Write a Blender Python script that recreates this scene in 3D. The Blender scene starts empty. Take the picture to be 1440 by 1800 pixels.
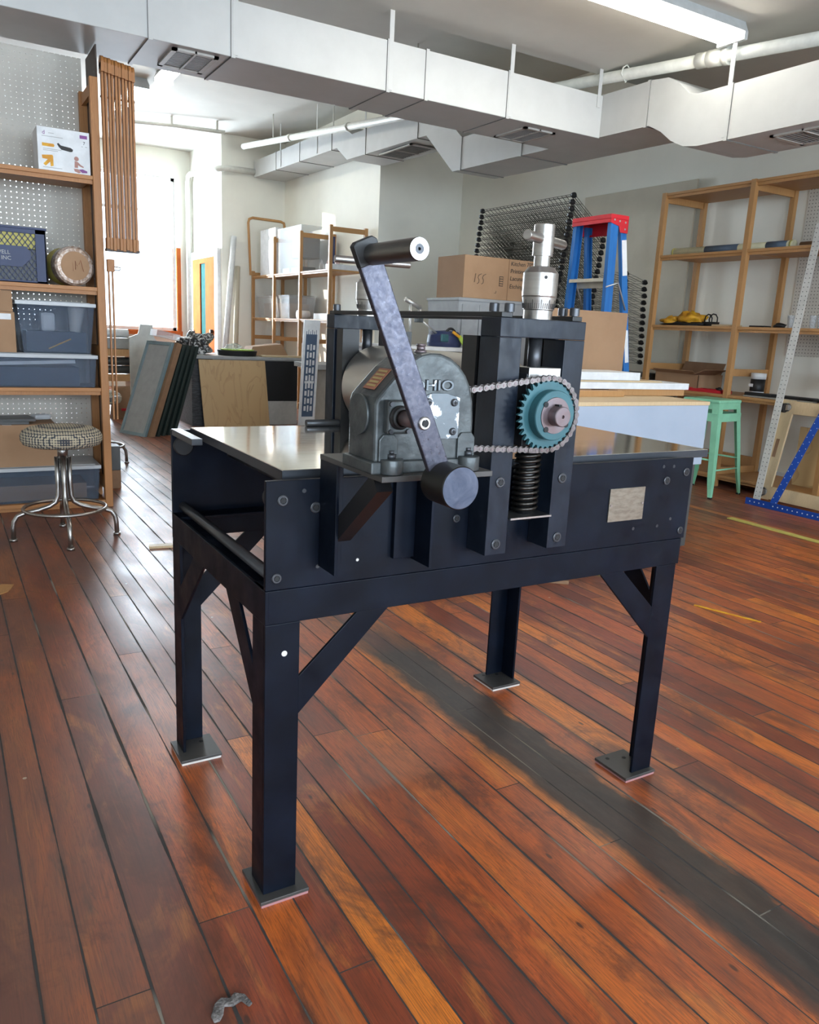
import bpy, bmesh, math, random
from math import sin, cos, pi, radians, sqrt, atan2
from mathutils import Vector, Matrix

S = bpy.context.scene
C = S.collection
random.seed(7)

# ------------------------------------------------------------------ camera
EYE = 1.18
def camera():
    roll, pitch, yaw = radians(2.80567), radians(12.92384), radians(30.97552)
    fwd = Vector((sin(yaw)*cos(pitch), cos(yaw)*cos(pitch), -sin(pitch)))
    right = Vector((cos(yaw), -sin(yaw), 0)); up = right.cross(fwd)
    r = right*cos(roll) + up*sin(roll); u = -right*sin(roll) + up*cos(roll)
    cd = bpy.data.cameras.new('camera'); co = bpy.data.objects.new('camera', cd); C.objects.link(co)
    m = Matrix((r, u, -fwd)).transposed().to_4x4(); m.translation = Vector((0, 0, EYE))
    co.matrix_world = m
    cd.sensor_fit = 'HORIZONTAL'; cd.sensor_width = 36; cd.lens = 36*1384.09/1440
    cd.clip_start = 0.05; cd.clip_end = 100
    S.camera = co
camera()

# ------------------------------------------------------------------ world, exposure, daylight
S.view_settings.view_transform = 'Standard'; S.view_settings.look = 'None'
S.view_settings.gamma = 1; S.view_settings.use_curve_mapping = False
S.view_settings.exposure = 0.25
W = bpy.data.worlds.new('world'); S.world = W; W.use_nodes = True
W.node_tree.nodes['Background'].inputs[0].default_value = (0.80, 0.90, 1.0, 1)
W.node_tree.nodes['Background'].inputs[1].default_value = 3.5

def area(name, loc, rot, sx, sy, power, col):
    l = bpy.data.lights.new(name, 'AREA'); l.shape = 'RECTANGLE'; l.size = sx; l.size_y = sy
    l.energy = power; l.color = col
    o = bpy.data.objects.new(name, l); o.location = loc; o.rotation_euler = rot; C.objects.link(o); return o
# sky light just outside the windows
area('sky_light_far_window', (3.0, 15.15, 2.3), (radians(-90), 0, 0), 1.7, 2.7, 470, (0.80, 0.91, 1.0))
area('sky_light_left_far_window', (0.7, 15.15, 2.3), (radians(-90), 0, 0), 1.9, 2.7, 150, (0.80, 0.91, 1.0))
for i, x in enumerate((-1.6, 1.3, 4.2)):
    area('sky_light_near_window', (x, -4.25, 1.75), (radians(90), 0, 0), 1.9, 2.0, 225, (0.78, 0.90, 1.0))
sl = bpy.data.lights.new('sun', 'SUN'); sl.energy = 7; sl.angle = radians(0.5); sl.color = (1.0, 0.88, 0.72)
so = bpy.data.objects.new('sun', sl); C.objects.link(so)
so.rotation_euler = Vector((0.573, -0.82, -0.16)).to_track_quat('-Z', 'Y').to_euler()

# ------------------------------------------------------------------ materials
def newmat(name):
    m = bpy.data.materials.new(name); m.use_nodes = True
    nt = m.node_tree
    return m, nt, nt.nodes['Principled BSDF']
def N(nt, t, **k):
    n = nt.nodes.new(t)
    for a, v in k.items(): setattr(n, a, v)
    return n
def math_(nt, op, a, b=None, c=None):
    n = N(nt, 'ShaderNodeMath', operation=op)
    for i, x in enumerate((a, b, c)):
        if x is None: continue
        if isinstance(x, (int, float)): n.inputs[i].default_value = x
        else: nt.links.new(x, n.inputs[i])
    return n.outputs[0]
def mixc(nt, f, a, b, mode='MIX'):
    n = N(nt, 'ShaderNodeMix', data_type='RGBA', blend_type=mode)
    for s, x in ((n.inputs[0], f), (n.inputs[6], a), (n.inputs[7], b)):
        if isinstance(x, (int, float)): s.default_value = x
        elif isinstance(x, tuple): s.default_value = (*x, 1) if len(x) == 3 else x
        else: nt.links.new(x, s)
    return n.outputs[2]
def ramp(nt, f, p0, p1, v0=0.0, v1=1.0):
    n = N(nt, 'ShaderNodeMapRange'); n.clamp = True
    nt.links.new(f, n.inputs[0])
    for i, v in enumerate((p0, p1, v0, v1)): n.inputs[i+1].default_value = v
    return n.outputs[0]
def coord(nt, scale=(1, 1, 1), src='Object'):
    tc = N(nt, 'ShaderNodeTexCoord'); mp = N(nt, 'ShaderNodeMapping')
    mp.inputs['Scale'].default_value = scale
    nt.links.new(tc.outputs[src], mp.inputs[0]); return mp.outputs[0]
def noise(nt, vec, scale, detail=4, rough=0.55, dist=0):
    n = N(nt, 'ShaderNodeTexNoise'); nt.links.new(vec, n.inputs['Vector'])
    n.inputs['Scale'].default_value = scale; n.inputs['Detail'].default_value = detail
    n.inputs['Roughness'].default_value = rough; n.inputs['Distortion'].default_value = dist
    return n.outputs[0]
def bump(nt, h, strength, dist, bs):
    b = N(nt, 'ShaderNodeBump'); b.inputs['Strength'].default_value = strength; b.inputs['Distance'].default_value = dist
    nt.links.new(h, b.inputs['Height']); nt.links.new(b.outputs[0], bs.inputs['Normal'])

def pm(name, c1, rough=0.5, metal=0.0, c2=None, ns=12, stretch=(1, 1, 1), lo=0.4, hi=0.62, rv=0.0, bm=0.0, bs=60, bd=0.001, alpha=None, spec=None, dist=0, coat=0):
    """surface with two mottled tones, varied gloss and fine relief"""
    m, nt, b = newmat(name)
    b.inputs['Base Color'].default_value = (*c1, 1); b.inputs['Roughness'].default_value = rough
    b.inputs['Metallic'].default_value = metal
    if spec is not None: b.inputs['Specular IOR Level'].default_value = spec
    if coat: b.inputs['Coat Weight'].default_value = coat; b.inputs['Coat Roughness'].default_value = 0.1
    v = coord(nt, stretch)
    f = ramp(nt, noise(nt, v, ns, 6, 0.6, dist), lo, hi)
    if c2 is None: c2 = tuple(x*0.88 for x in c1)
    nt.links.new(mixc(nt, f, c1, c2), b.inputs['Base Color'])
    if rv: nt.links.new(ramp(nt, noise(nt, v, ns*1.7, 5), 0.3, 0.7, max(0.02, rough-rv), rough+rv), b.inputs['Roughness'])
    if bm: bump(nt, noise(nt, v, bs, 4), bm, bd, b)
    return m

def wood(name, c1, c2, c3=None, axis=2, rough=0.5, s=1.0):
    """pine-like grain running along an axis"""
    m, nt, b = newmat(name)
    st = [14*s, 14*s, 14*s]; st[axis] = 0.9*s
    v = coord(nt, tuple(st))
    n1 = noise(nt, v, 2.2, 5, 0.6, 1.2)
    wv = math_(nt, 'FRACT', math_(nt, 'MULTIPLY', n1, 7.0))
    f = ramp(nt, wv, 0.0, 1.0)
    col = mixc(nt, f, c1, c2)
    big = ramp(nt, noise(nt, coord(nt), 1.7*s, 3), 0.35, 0.7)
    col = mixc(nt, big, col, c3 or tuple(x*0.8 for x in c1))
    nt.links.new(col, b.inputs['Base Color'])
    b.inputs['Roughness'].default_value = rough
    bump(nt, f, 0.12, 0.001, b)
    return m

def emit(name, col, s):
    m, nt, b = newmat(name)
    b.inputs['Base Color'].default_value = (*col, 1)
    b.inputs['Emission Color'].default_value = (*col, 1); b.inputs['Emission Strength'].default_value = s
    return m

def plastic_clear(name, col, a=0.35, rough=0.15):
    m, nt, b = newmat(name)
    b.inputs['Base Color'].default_value = (*col, 1); b.inputs['Roughness'].default_value = rough
    out = nt.nodes['Material Output']
    t = N(nt, 'ShaderNodeBsdfTransparent'); t.inputs[0].default_value = (0.95, 0.97, 1, 1)
    mx = N(nt, 'ShaderNodeMixShader'); mx.inputs[0].default_value = a
    nt.links.new(t.outputs[0], mx.inputs[1]); nt.links.new(b.outputs[0], mx.inputs[2]); nt.links.new(mx.outputs[0], out.inputs[0])
    return m

def pegboard(name, c, hole, ax, pitch=0.0279, r=0.0042, through=True):
    """board with a grid of round holes; ax = the two in-plane axes"""
    m, nt, b = newmat(name)
    tc = N(nt, 'ShaderNodeTexCoord'); sp = N(nt, 'ShaderNodeSeparateXYZ'); nt.links.new(tc.outputs['Object'], sp.inputs[0])
    d = []
    for a in ax:
        fr = math_(nt, 'FRACT', math_(nt, 'ADD', math_(nt, 'DIVIDE', sp.outputs[a], pitch), 100.0))
        d.append(math_(nt, 'MULTIPLY', math_(nt, 'SUBTRACT', fr, 0.5), pitch))
    dist = math_(nt, 'SQRT', math_(nt, 'ADD', math_(nt, 'MULTIPLY', d[0], d[0]), math_(nt, 'MULTIPLY', d[1], d[1])))
    mask = math_(nt, 'LESS_THAN', dist, r)
    f = ramp(nt, noise(nt, coord(nt), 3, 3), 0.35, 0.65)
    base = mixc(nt, f, c, tuple(x*0.85 for x in c))
    b.inputs['Roughness'].default_value = 0.6
    if through:
        nt.links.new(base, b.inputs['Base Color'])
        out = nt.nodes['Material Output']; t = N(nt, 'ShaderNodeBsdfTransparent'); mx = N(nt, 'ShaderNodeMixShader')
        nt.links.new(mask, mx.inputs[0]); nt.links.new(b.outputs[0], mx.inputs[1]); nt.links.new(t.outputs[0], mx.inputs[2]); nt.links.new(mx.outputs[0], out.inputs[0])
    else:
        nt.links.new(mixc(nt, mask, base, hole), b.inputs['Base Color'])
    return m

def floor_mat():
    m, nt, b = newmat('old_floorboards')
    tc = N(nt, 'ShaderNodeTexCoord'); sp = N(nt, 'ShaderNodeSeparateXYZ'); nt.links.new(tc.outputs['Object'], sp.inputs[0])
    X, Y = sp.outputs[0], sp.outputs[1]
    wd = 0.090
    wob = math_(nt, 'MULTIPLY', math_(nt, 'SINE', math_(nt, 'MULTIPLY', X, 9.3)), 0.30)
    u = math_(nt, 'ADD', math_(nt, 'ADD', math_(nt, 'DIVIDE', X, wd), wob), 60.0)
    idx = math_(nt, 'FLOOR', u); fu = math_(nt, 'FRACT', u)
    wn = N(nt, 'ShaderNodeTexWhiteNoise', noise_dimensions='1D'); nt.links.new(idx, wn.inputs['W'])
    L = 2.3
    v = math_(nt, 'ADD', math_(nt, 'DIVIDE', Y, L), math_(nt, 'MULTIPLY', wn.outputs[0], 9.0))
    pid = math_(nt, 'FLOOR', v); fv = math_(nt, 'FRACT', v)
    cmb = N(nt, 'ShaderNodeCombineXYZ'); nt.links.new(idx, cmb.inputs[0]); nt.links.new(pid, cmb.inputs[1])
    w2 = N(nt, 'ShaderNodeTexWhiteNoise', noise_dimensions='2D'); nt.links.new(cmb.outputs[0], w2.inputs['Vector'])
    rnd = w2.outputs[0]
    sep = N(nt, 'ShaderNodeSeparateColor'); nt.links.new(w2.outputs[1], sep.inputs[0]); rnd2 = sep.outputs[1]; rnd3 = sep.outputs[2]
    # grain coordinates, shifted per board
    gc = N(nt, 'ShaderNodeCombineXYZ')
    nt.links.new(math_(nt, 'ADD', math_(nt, 'MULTIPLY', X, 26.0), math_(nt, 'MULTIPLY', rnd, 31.0)), gc.inputs[0])
    nt.links.new(math_(nt, 'ADD', math_(nt, 'MULTIPLY', Y, 1.1), math_(nt, 'MULTIPLY', rnd2, 17.0)), gc.inputs[1])
    g1 = noise(nt, gc.outputs[0], 1.0, 6, 0.62, 0.7)
    fine = N(nt, 'ShaderNodeCombineXYZ')
    nt.links.new(math_(nt, 'MULTIPLY', X, 330.0), fine.inputs[0]); nt.links.new(math_(nt, 'MULTIPLY', Y, 7.0), fine.inputs[1])
    g2 = noise(nt, fine.outputs[0], 1.0, 3, 0.6)
    rings = math_(nt, 'FRACT', math_(nt, 'MULTIPLY', g1, 15.0))
    # board tones: orange pine to dark red-brown
    cr = N(nt, 'ShaderNodeValToRGB'); nt.links.new(rnd, cr.inputs[0])
    e = cr.color_ramp.elements; e[0].position = 0; e[0].color = (0.21, 0.040, 0.014, 1); e[1].position = 1; e[1].color = (0.80, 0.225, 0.020, 1)
    for p, c in ((0.3, (0.33, 0.060, 0.018, 1)), (0.55, (0.66, 0.155, 0.020, 1)), (0.8, (0.50, 0.098, 0.018, 1))):
        q = e.new(p); q.color = c
    base = cr.outputs[0]
    own = N(nt, 'ShaderNodeCombineXYZ')
    nt.links.new(math_(nt, 'ADD', math_(nt, 'MULTIPLY', X, 9.0), math_(nt, 'MULTIPLY', rnd, 57.0)), own.inputs[0])
    nt.links.new(math_(nt, 'ADD', math_(nt, 'MULTIPLY', Y, 2.4), math_(nt, 'MULTIPLY', rnd3, 43.0)), own.inputs[1])
    patch = noise(nt, own.outputs[0], 1.0, 7, 0.66, 0.6)
    base = mixc(nt, ramp(nt, patch, 0.50, 0.66, 0, 0.75), base, (0.155, 0.034, 0.014))
    base = mixc(nt, ramp(nt, patch, 0.46, 0.34, 0, 0.55), base, (0.78, 0.26, 0.040))
    base = mixc(nt, ramp(nt, rings, 0.55, 0.95, 0, 0.55), base, (0.085, 0.022, 0.010))
    base = mixc(nt, ramp(nt, g2, 0.45, 0.68, 0, 0.38), base, (0.07, 0.018, 0.008))
    vd = N(nt, 'ShaderNodeTexVoronoi'); vd.inputs['Scale'].default_value = 1.0
    vc = N(nt, 'ShaderNodeCombineXYZ'); nt.links.new(math_(nt, 'MULTIPLY', X, 22.0), vc.inputs[0]); nt.links.new(math_(nt, 'MULTIPLY', Y, 9.0), vc.inputs[1])
    nt.links.new(vc.outputs[0], vd.inputs['Vector'])
    vs_ = N(nt, 'ShaderNodeSeparateColor'); nt.links.new(vd.outputs['Color'], vs_.inputs[0])
    dent = math_(nt, 'MULTIPLY', ramp(nt, vd.outputs['Distance'], 0.13, 0.07), math_(nt, 'GREATER_THAN', vs_.outputs[1], 0.80))
    base = mixc(nt, math_(nt, 'MULTIPLY', dent, 0.85), base, (0.025, 0.012, 0.008))
    # worn brown patches by noise; duller overall towards the left and the far end
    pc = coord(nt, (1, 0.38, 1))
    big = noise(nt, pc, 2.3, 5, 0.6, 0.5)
    left_ramp = ramp(nt, X, 0.75, 0.15, 0.0, 0.28)
    dull_mask = math_(nt, 'ADD', ramp(nt, math_(nt, 'ADD', big, left_ramp), 0.52, 0.78, 0, 0.75), 0.0)
    base = mixc(nt, dull_mask, base, (0.115, 0.050, 0.034))
    farw = ramp(nt, math_(nt, 'ADD', Y, math_(nt, 'MULTIPLY', big, 1.0)), 3.0, 5.0, 0, 0.55)
    base = mixc(nt, farw, base, (0.12, 0.055, 0.038))
    grey = ramp(nt, noise(nt, coord(nt, (1, 0.22, 1)), 9, 6, 0.65, 0.4), 0.60, 0.72, 0, 0.8)
    base = mixc(nt, grey, base, (0.050, 0.038, 0.030))
    soak = ramp(nt, noise(nt, coord(nt, (1, 0.45, 1)), 4.2, 7, 0.74, 0.9), 0.52, 0.62, 0, 0.70)
    base = mixc(nt, soak, base, (0.095, 0.026, 0.014))
    streak = N(nt, 'ShaderNodeCombineXYZ'); nt.links.new(math_(nt, 'MULTIPLY', X, 120.0), streak.inputs[0]); nt.links.new(math_(nt, 'MULTIPLY', Y, 2.2), streak.inputs[1])
    st = ramp(nt, noise(nt, streak.outputs[0], 1.0, 5, 0.7, 0.3), 0.57, 0.70, 0, 0.6)
    base = mixc(nt, st, base, (0.060, 0.020, 0.012))
    lt = ramp(nt, noise(nt, streak.outputs[0], 0.7, 5, 0.7, 0.8), 0.60, 0.74, 0, 0.45)
    base = mixc(nt, lt, base, (0.56, 0.20, 0.06))
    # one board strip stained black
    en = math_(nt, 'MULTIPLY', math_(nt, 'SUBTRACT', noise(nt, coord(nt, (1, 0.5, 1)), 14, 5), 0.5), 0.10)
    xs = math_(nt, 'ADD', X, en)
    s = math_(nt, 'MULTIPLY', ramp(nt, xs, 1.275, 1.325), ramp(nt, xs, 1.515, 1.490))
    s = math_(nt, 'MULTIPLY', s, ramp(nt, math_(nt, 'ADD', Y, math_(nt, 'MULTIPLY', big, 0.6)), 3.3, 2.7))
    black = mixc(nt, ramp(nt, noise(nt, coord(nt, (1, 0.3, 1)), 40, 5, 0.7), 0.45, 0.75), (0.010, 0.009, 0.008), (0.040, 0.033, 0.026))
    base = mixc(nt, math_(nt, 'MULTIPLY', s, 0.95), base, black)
    # pale paint specks and scuffs
    vo = N(nt, 'ShaderNodeTexVoronoi'); vo.inputs['Scale'].default_value = 7.5; nt.links.new(coord(nt), vo.inputs['Vector'])
    sepc = N(nt, 'ShaderNodeSeparateColor'); nt.links.new(vo.outputs['Color'], sepc.inputs[0])
    dot = math_(nt, 'MULTIPLY', math_(nt, 'LESS_THAN', vo.outputs['Distance'], 0.040), math_(nt, 'GREATER_THAN', sepc.outputs[0], 0.62))
    base = mixc(nt, dot, base, (0.45, 0.38, 0.28))
    sc = ramp(nt, noise(nt, coord(nt, (1, 1, 1)), 55, 8, 0.8, 2.0), 0.665, 0.70, 0, 0.4)
    base = mixc(nt, sc, base, (0.30, 0.22, 0.16))
    # gaps between the boards
    edge = math_(nt, 'MULTIPLY', math_(nt, 'MINIMUM', fu, math_(nt, 'SUBTRACT', 1.0, fu)), wd)
    gwn = N(nt, 'ShaderNodeCombineXYZ'); nt.links.new(math_(nt, 'MULTIPLY', math_(nt, 'FLOOR', math_(nt, 'ADD', u, 0.5)), 3.7), gwn.inputs[0]); nt.links.new(math_(nt, 'MULTIPLY', Y, 1.6), gwn.inputs[1])
    gw = ramp(nt, noise(nt, gwn.outputs[0], 1.6, 5, 0.65), 0.3, 0.8, 0.0004, 0.0062)
    gap = math_(nt, 'SUBTRACT', 1.0, math_(nt, 'DIVIDE', edge, gw)); gap = ramp(nt, gap, 0.0, 0.35)
    je = math_(nt, 'MULTIPLY', math_(nt, 'MINIMUM', fv, math_(nt, 'SUBTRACT', 1.0, fv)), L)
    joint = math_(nt, 'LESS_THAN', je, 0.0014)
    gaps = math_(nt, 'MAXIMUM', gap, joint)
    grime = math_(nt, 'MULTIPLY', ramp(nt, edge, 0.012, 0.0, 0, 1), ramp(nt, noise(nt, gwn.outputs[0], 2.3, 6, 0.7), 0.42, 0.62, 0, 0.75))
    base = mixc(nt, grime, base, (0.035, 0.018, 0.012))
    fillc = mixc(nt, ramp(nt, noise(nt, gwn.outputs[0], 0.9, 2), 0.56, 0.62), (0.018, 0.013, 0.010), (0.20, 0.17, 0.13))
    base = mixc(nt, gaps, base, fillc)
    nt.links.new(base, b.inputs['Base Color'])
    r1 = ramp(nt, noise(nt, coord(nt, (1, 0.35, 1)), 5, 5, 0.6), 0.3, 0.75, 0.35, 0.54)
    r2 = math_(nt, 'ADD', r1, math_(nt, 'MULTIPLY', gaps, 0.4)); r3 = math_(nt, 'ADD', r2, math_(nt, 'MULTIPLY', s, 0.08))
    nt.links.new(r3, b.inputs['Roughness'])
    b.inputs['Specular IOR Level'].default_value = 0.95
    cup = math_(nt, 'MULTIPLY', math_(nt, 'POWER', math_(nt, 'ABSOLUTE', math_(nt, 'SUBTRACT', fu, 0.5)), 2.0), -1.2)
    h = math_(nt, 'SUBTRACT', math_(nt, 'ADD', math_(nt, 'MULTIPLY', g2, 0.06), math_(nt, 'MULTIPLY', big, 0.8)), math_(nt, 'MULTIPLY', gaps, 1.1))
    h = math_(nt, 'ADD', h, cup); h = math_(nt, 'ADD', h, math_(nt, 'MULTIPLY', rnd3, 0.3))
    bump(nt, h, 0.7, 0.002, b)
    return m

def plywood(name, c1, c2):
    m, nt, b = newmat(name)
    v = coord(nt, (1.0, 1.0, 0.35))
    n = noise(nt, v, 4.5, 3, 0.5, 0.6)
    rg = math_(nt, 'FRACT', math_(nt, 'MULTIPLY', n, 6.0))
    nt.links.new(mixc(nt, ramp(nt, rg, 0.75, 1.0, 0, 0.7), c1, c2), b.inputs['Base Color'])
    b.inputs['Roughness'].default_value = 0.5
    return m

def checks(name):
    """tweed stool cover: rows of pale rings on dark"""
    m, nt, b = newmat(name)
    vo = N(nt, 'ShaderNodeTexVoronoi'); vo.inputs['Scale'].default_value = 78; vo.inputs['Randomness'].default_value = 0.08
    nt.links.new(coord(nt), vo.inputs['Vector'])
    f = ramp(nt, vo.outputs['Distance'], 0.46, 0.56)
    nt.links.new(mixc(nt, f, (0.52, 0.45, 0.32), (0.05, 0.055, 0.07)), b.inputs['Base Color'])
    b.inputs['Roughness'].default_value = 0.85
    bump(nt, vo.outputs['Distance'], 0.6, 0.003, b)
    return m

M = {}
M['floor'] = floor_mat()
M['wall'] = pm('painted_plaster', (0.86, 0.845, 0.755), 0.75, c2=(0.83, 0.815, 0.73), ns=2, bm=0.15, bs=30)
M['ceiling'] = pm('painted_ceiling', (0.62, 0.605, 0.55), 0.8, c2=(0.58, 0.565, 0.515), ns=1.5, bm=0.1, bs=12)
M['duct'] = pm('painted_sheet_metal', (0.53, 0.535, 0.525), 0.5, c2=(0.50, 0.505, 0.495), ns=4, bm=0.08, bs=8, bd=0.004)
M['seam'] = pm('duct_seam_shadow_gap', (0.16, 0.16, 0.15), 0.7)
M['grille'] = pm('grille_grey', (0.30, 0.30, 0.29), 0.5)
M['grille_rim'] = pm('grille_rim', (0.50, 0.48, 0.44), 0.5)
M['pipe'] = pm('painted_pipe', (0.70, 0.70, 0.64), 0.4)
M['steel'] = pm('blackened_steel', (0.0010, 0.0024, 0.0062), 0.42, 0.0, c2=(0.0038, 0.0074, 0.0165), spec=0.17, ns=9, lo=0.35, hi=0.75, rv=0.10, bm=0.06, bs=90)
M['frame_steel'] = pm('mottled_frame_steel', (0.0032, 0.0060, 0.0125), 0.38, 0.0, c2=(0.0115, 0.0170, 0.0290), ns=24, stretch=(1, 1, 0.6), lo=0.34, hi=0.70, rv=0.10, bm=0.12, bs=120, spec=0.3)
M['steel_edge'] = pm('worn_steel_edge', (0.05, 0.055, 0.065), 0.4, 0.6)
M['black'] = pm('black_paint', (0.008, 0.008, 0.009), 0.4, 0.1)
M['blackp'] = pm('black_plastic', (0.010, 0.010, 0.011), 0.5)
M['hand'] = pm('mottled_bar_steel', (0.105, 0.103, 0.125), 0.36, 0.75, c2=(0.045, 0.047, 0.068), ns=95, lo=0.30, hi=0.72, rv=0.12, bm=0.15, bs=110, dist=0.5)
M['cweight'] = pm('brushed_steel_disc', (0.105, 0.118, 0.16), 0.42, 0.75, c2=(0.05, 0.062, 0.095), ns=18, lo=0.3, hi=0.7, rv=0.12, dist=2.2)
M['cwside'] = pm('dark_turned_steel', (0.035, 0.033, 0.030), 0.4, 0.8)
M['machined'] = pm('machined_steel', (0.44, 0.42, 0.40), 0.34, 1.0, c2=(0.38, 0.36, 0.345), ns=3, stretch=(1, 1, 30), rv=0.06)
M['roller'] = pm('polished_roller_steel', (0.60, 0.57, 0.52), 0.30, 1.0, c2=(0.56, 0.53, 0.48), ns=3, stretch=(3, 0.3, 3), rv=0.03)
M['bed'] = pm('ground_steel_bed', (0.90, 0.88, 0.85), 0.085, 1.0, c2=(0.84, 0.82, 0.79), ns=5, stretch=(0.5, 6, 1), rv=0.02)
M['cast'] = pm('silver_cast_iron', (0.085, 0.095, 0.097), 0.42, 0.5, c2=(0.052, 0.058, 0.060), ns=30, rv=0.1, bm=0.35, bs=110, bd=0.0015)
M['cover'] = pm('silver_painted_cover', (0.125, 0.142, 0.155), 0.38, 0.5, c2=(0.65, 0.67, 0.72), ns=28, lo=0.54, hi=0.58, bm=0.3, bs=90, bd=0.001)
M['pipehandle'] = pm('steel_tube', (0.22, 0.20, 0.18), 0.3, 0.95, c2=(0.12, 0.11, 0.10), ns=6, stretch=(6, 0.5, 6))
M['bright'] = pm('bright_cut_steel', (0.85, 0.87, 0.88), 0.35, 0.6)
M['teal'] = pm('teal_paint', (0.032, 0.118, 0.138), 0.42, 0.1, c2=(0.026, 0.095, 0.112), ns=20)
M['bush'] = pm('bushing_steel', (0.19, 0.155, 0.165), 0.38, 0.7, c2=(0.17, 0.12, 0.12), ns=25)
M['chain'] = pm('chain_steel', (0.19, 0.17, 0.165), 0.36, 0.85, c2=(0.12, 0.105, 0.10), ns=50)
M['spring'] = pm('spring_steel', (0.055, 0.05, 0.045), 0.3, 0.9)
M['bolt'] = pm('black_bolt', (0.075, 0.078, 0.086), 0.38, 0.7)
M['hole'] = pm('bolt_socket', (0.004, 0.004, 0.005), 0.6)
M['brass'] = pm('nameplate_metal', (0.32, 0.29, 0.235), 0.36, 0.75, c2=(0.24, 0.21, 0.17), ns=40, stretch=(1, 1, 3))
M['redplate'] = pm('red_tag', (0.36, 0.13, 0.07), 0.4, 0.4)
M['goldtag'] = pm('gold_tag_lines', (0.50, 0.37, 0.14), 0.4, 0.5)
M['footpad'] = pm('foot_plate_steel', (0.085, 0.08, 0.076), 0.45, 0.5)
M['feltpink'] = pm('pink_felt', (0.36, 0.17, 0.17), 0.9)
M['feltwhite'] = pm('white_pad', (0.62, 0.58, 0.54), 0.8)
M['pine'] = wood('pine', (0.50, 0.27, 0.105), (0.40, 0.195, 0.068), (0.43, 0.22, 0.08))
M['pinex'] = wood('pine_board', (0.50, 0.27, 0.105), (0.42, 0.21, 0.075), (0.43, 0.22, 0.08), axis=1)
M['pineo'] = wood('amber_pine', (0.46, 0.205, 0.060), (0.37, 0.15, 0.042), (0.39, 0.165, 0.048))
M['pineox'] = wood('amber_pine_board', (0.46, 0.21, 0.065), (0.38, 0.16, 0.045), (0.40, 0.17, 0.05), axis=0)
M['slat'] = wood('brown_slat', (0.42, 0.18, 0.052), (0.30, 0.115, 0.032))
M['hard'] = pm('brown_hardboard', (0.075, 0.050, 0.038), 0.55, c2=(0.06, 0.04, 0.03))
M['birch'] = plywood('birch_plywood', (0.55, 0.36, 0.17), (0.42, 0.255, 0.11))
M['ply'] = pm('pale_sheet', (0.54, 0.49, 0.385), 0.6, c2=(0.50, 0.45, 0.35), ns=3)
M['pale'] = wood('pale_plywood', (0.66, 0.50, 0.30), (0.58, 0.42, 0.24))
M['pegw'] = pegboard('perforated_white_hardboard', (0.56, 0.52, 0.46), None, (0, 2), pitch=0.0312, r=0.0031)
M['pegr'] = pegboard('white_pegboard', (0.68, 0.65, 0.58), (0.06, 0.05, 0.045), (1, 2), r=0.0040, through=False)
M['card'] = pm('cardboard', (0.37, 0.222, 0.125), 0.8, c2=(0.335, 0.197, 0.108), ns=4)
M['cardd'] = pm('cardboard_dark', (0.26, 0.145, 0.078), 0.8)
M['white'] = pm('white_board', (0.74, 0.75, 0.76), 0.45)
M['whitecool'] = pm('white_laminate_cool_light', (0.37, 0.43, 0.52), 0.4, c2=(0.345, 0.405, 0.495), ns=3)  # white laminate; the blue of the cool daylight is put into its colour
M['grey'] = pm('grey_laminate', (0.36, 0.36, 0.35), 0.4)
M['greyd'] = pm('dark_grey_panel', (0.07, 0.07, 0.068), 0.45)
M['greybin'] = pm('grey_tote', (0.33, 0.34, 0.35), 0.5)
M['navy'] = pm('navy_crate', (0.020, 0.032, 0.098), 0.5)
M['yellow'] = pm('yellow_paper', (0.60, 0.52, 0.13), 0.6)
M['amber'] = pm('amber_yellow', (0.75, 0.40, 0.02), 0.6, c2=(0.62, 0.27, 0.02), ns=20)
M['purple'] = pm('purple_ink', (0.22, 0.05, 0.24), 0.5)
M['skin'] = pm('printed_pink', (0.45, 0.23, 0.19), 0.6)
M['ink'] = pm('black_ink', (0.025, 0.022, 0.02), 0.6)
M['inkred'] = pm('red_pen', (0.28, 0.07, 0.04), 0.6)
M['clear'] = plastic_clear('clear_tote', (0.15, 0.19, 0.25), 0.26)
M['lid'] = plastic_clear('milky_lid', (0.62, 0.64, 0.66), 0.75, 0.3)
M['wrap'] = pm('crinkled_wrap', (0.55, 0.46, 0.40), 0.18, 0.3, c2=(0.30, 0.20, 0.14), ns=60, lo=0.42, hi=0.58, bm=0.8, bs=80, bd=0.004)
M['slate'] = pm('slate_fabric', (0.045, 0.068, 0.11), 0.8)
M['chrome'] = pm('brushed_chrome', (0.44, 0.42, 0.40), 0.32, 1.0)
M['tweed'] = checks('tweed_cover')
M['red'] = pm('red_plastic', (0.55, 0.014, 0.025), 0.45)
M['blue'] = pm('blue_fibreglass', (0.012, 0.12, 0.38), 0.45, c2=(0.02, 0.15, 0.42), ns=6, stretch=(8, 8, 0.5))
M['cream'] = pm('aluminium_tread', (0.62, 0.58, 0.48), 0.4, 0.3)
M['mint'] = pm('mint_paint', (0.26, 0.60, 0.39), 0.4, c2=(0.22, 0.52, 0.33), ns=8)
M['pale_strip'] = pm('pale_perforated_steel', (0.60, 0.59, 0.55), 0.5)
M['tblue'] = pm('blue_anodised', (0.010, 0.075, 0.42), 0.4, 0.3)
M['alu'] = pm('aluminium', (0.50, 0.49, 0.47), 0.38, 0.7)
M['wire'] = pm('dark_wire', (0.14, 0.135, 0.115), 0.4, 0.6)
M['wirel'] = pm('zinc_wire', (0.30, 0.28, 0.24), 0.4, 0.6)
M['tube'] = emit('fluorescent_tube', (1.0, 0.97, 0.88), 26.0)
M['lampbody'] = pm('lamp_housing', (0.50, 0.52, 0.52), 0.4)
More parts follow.
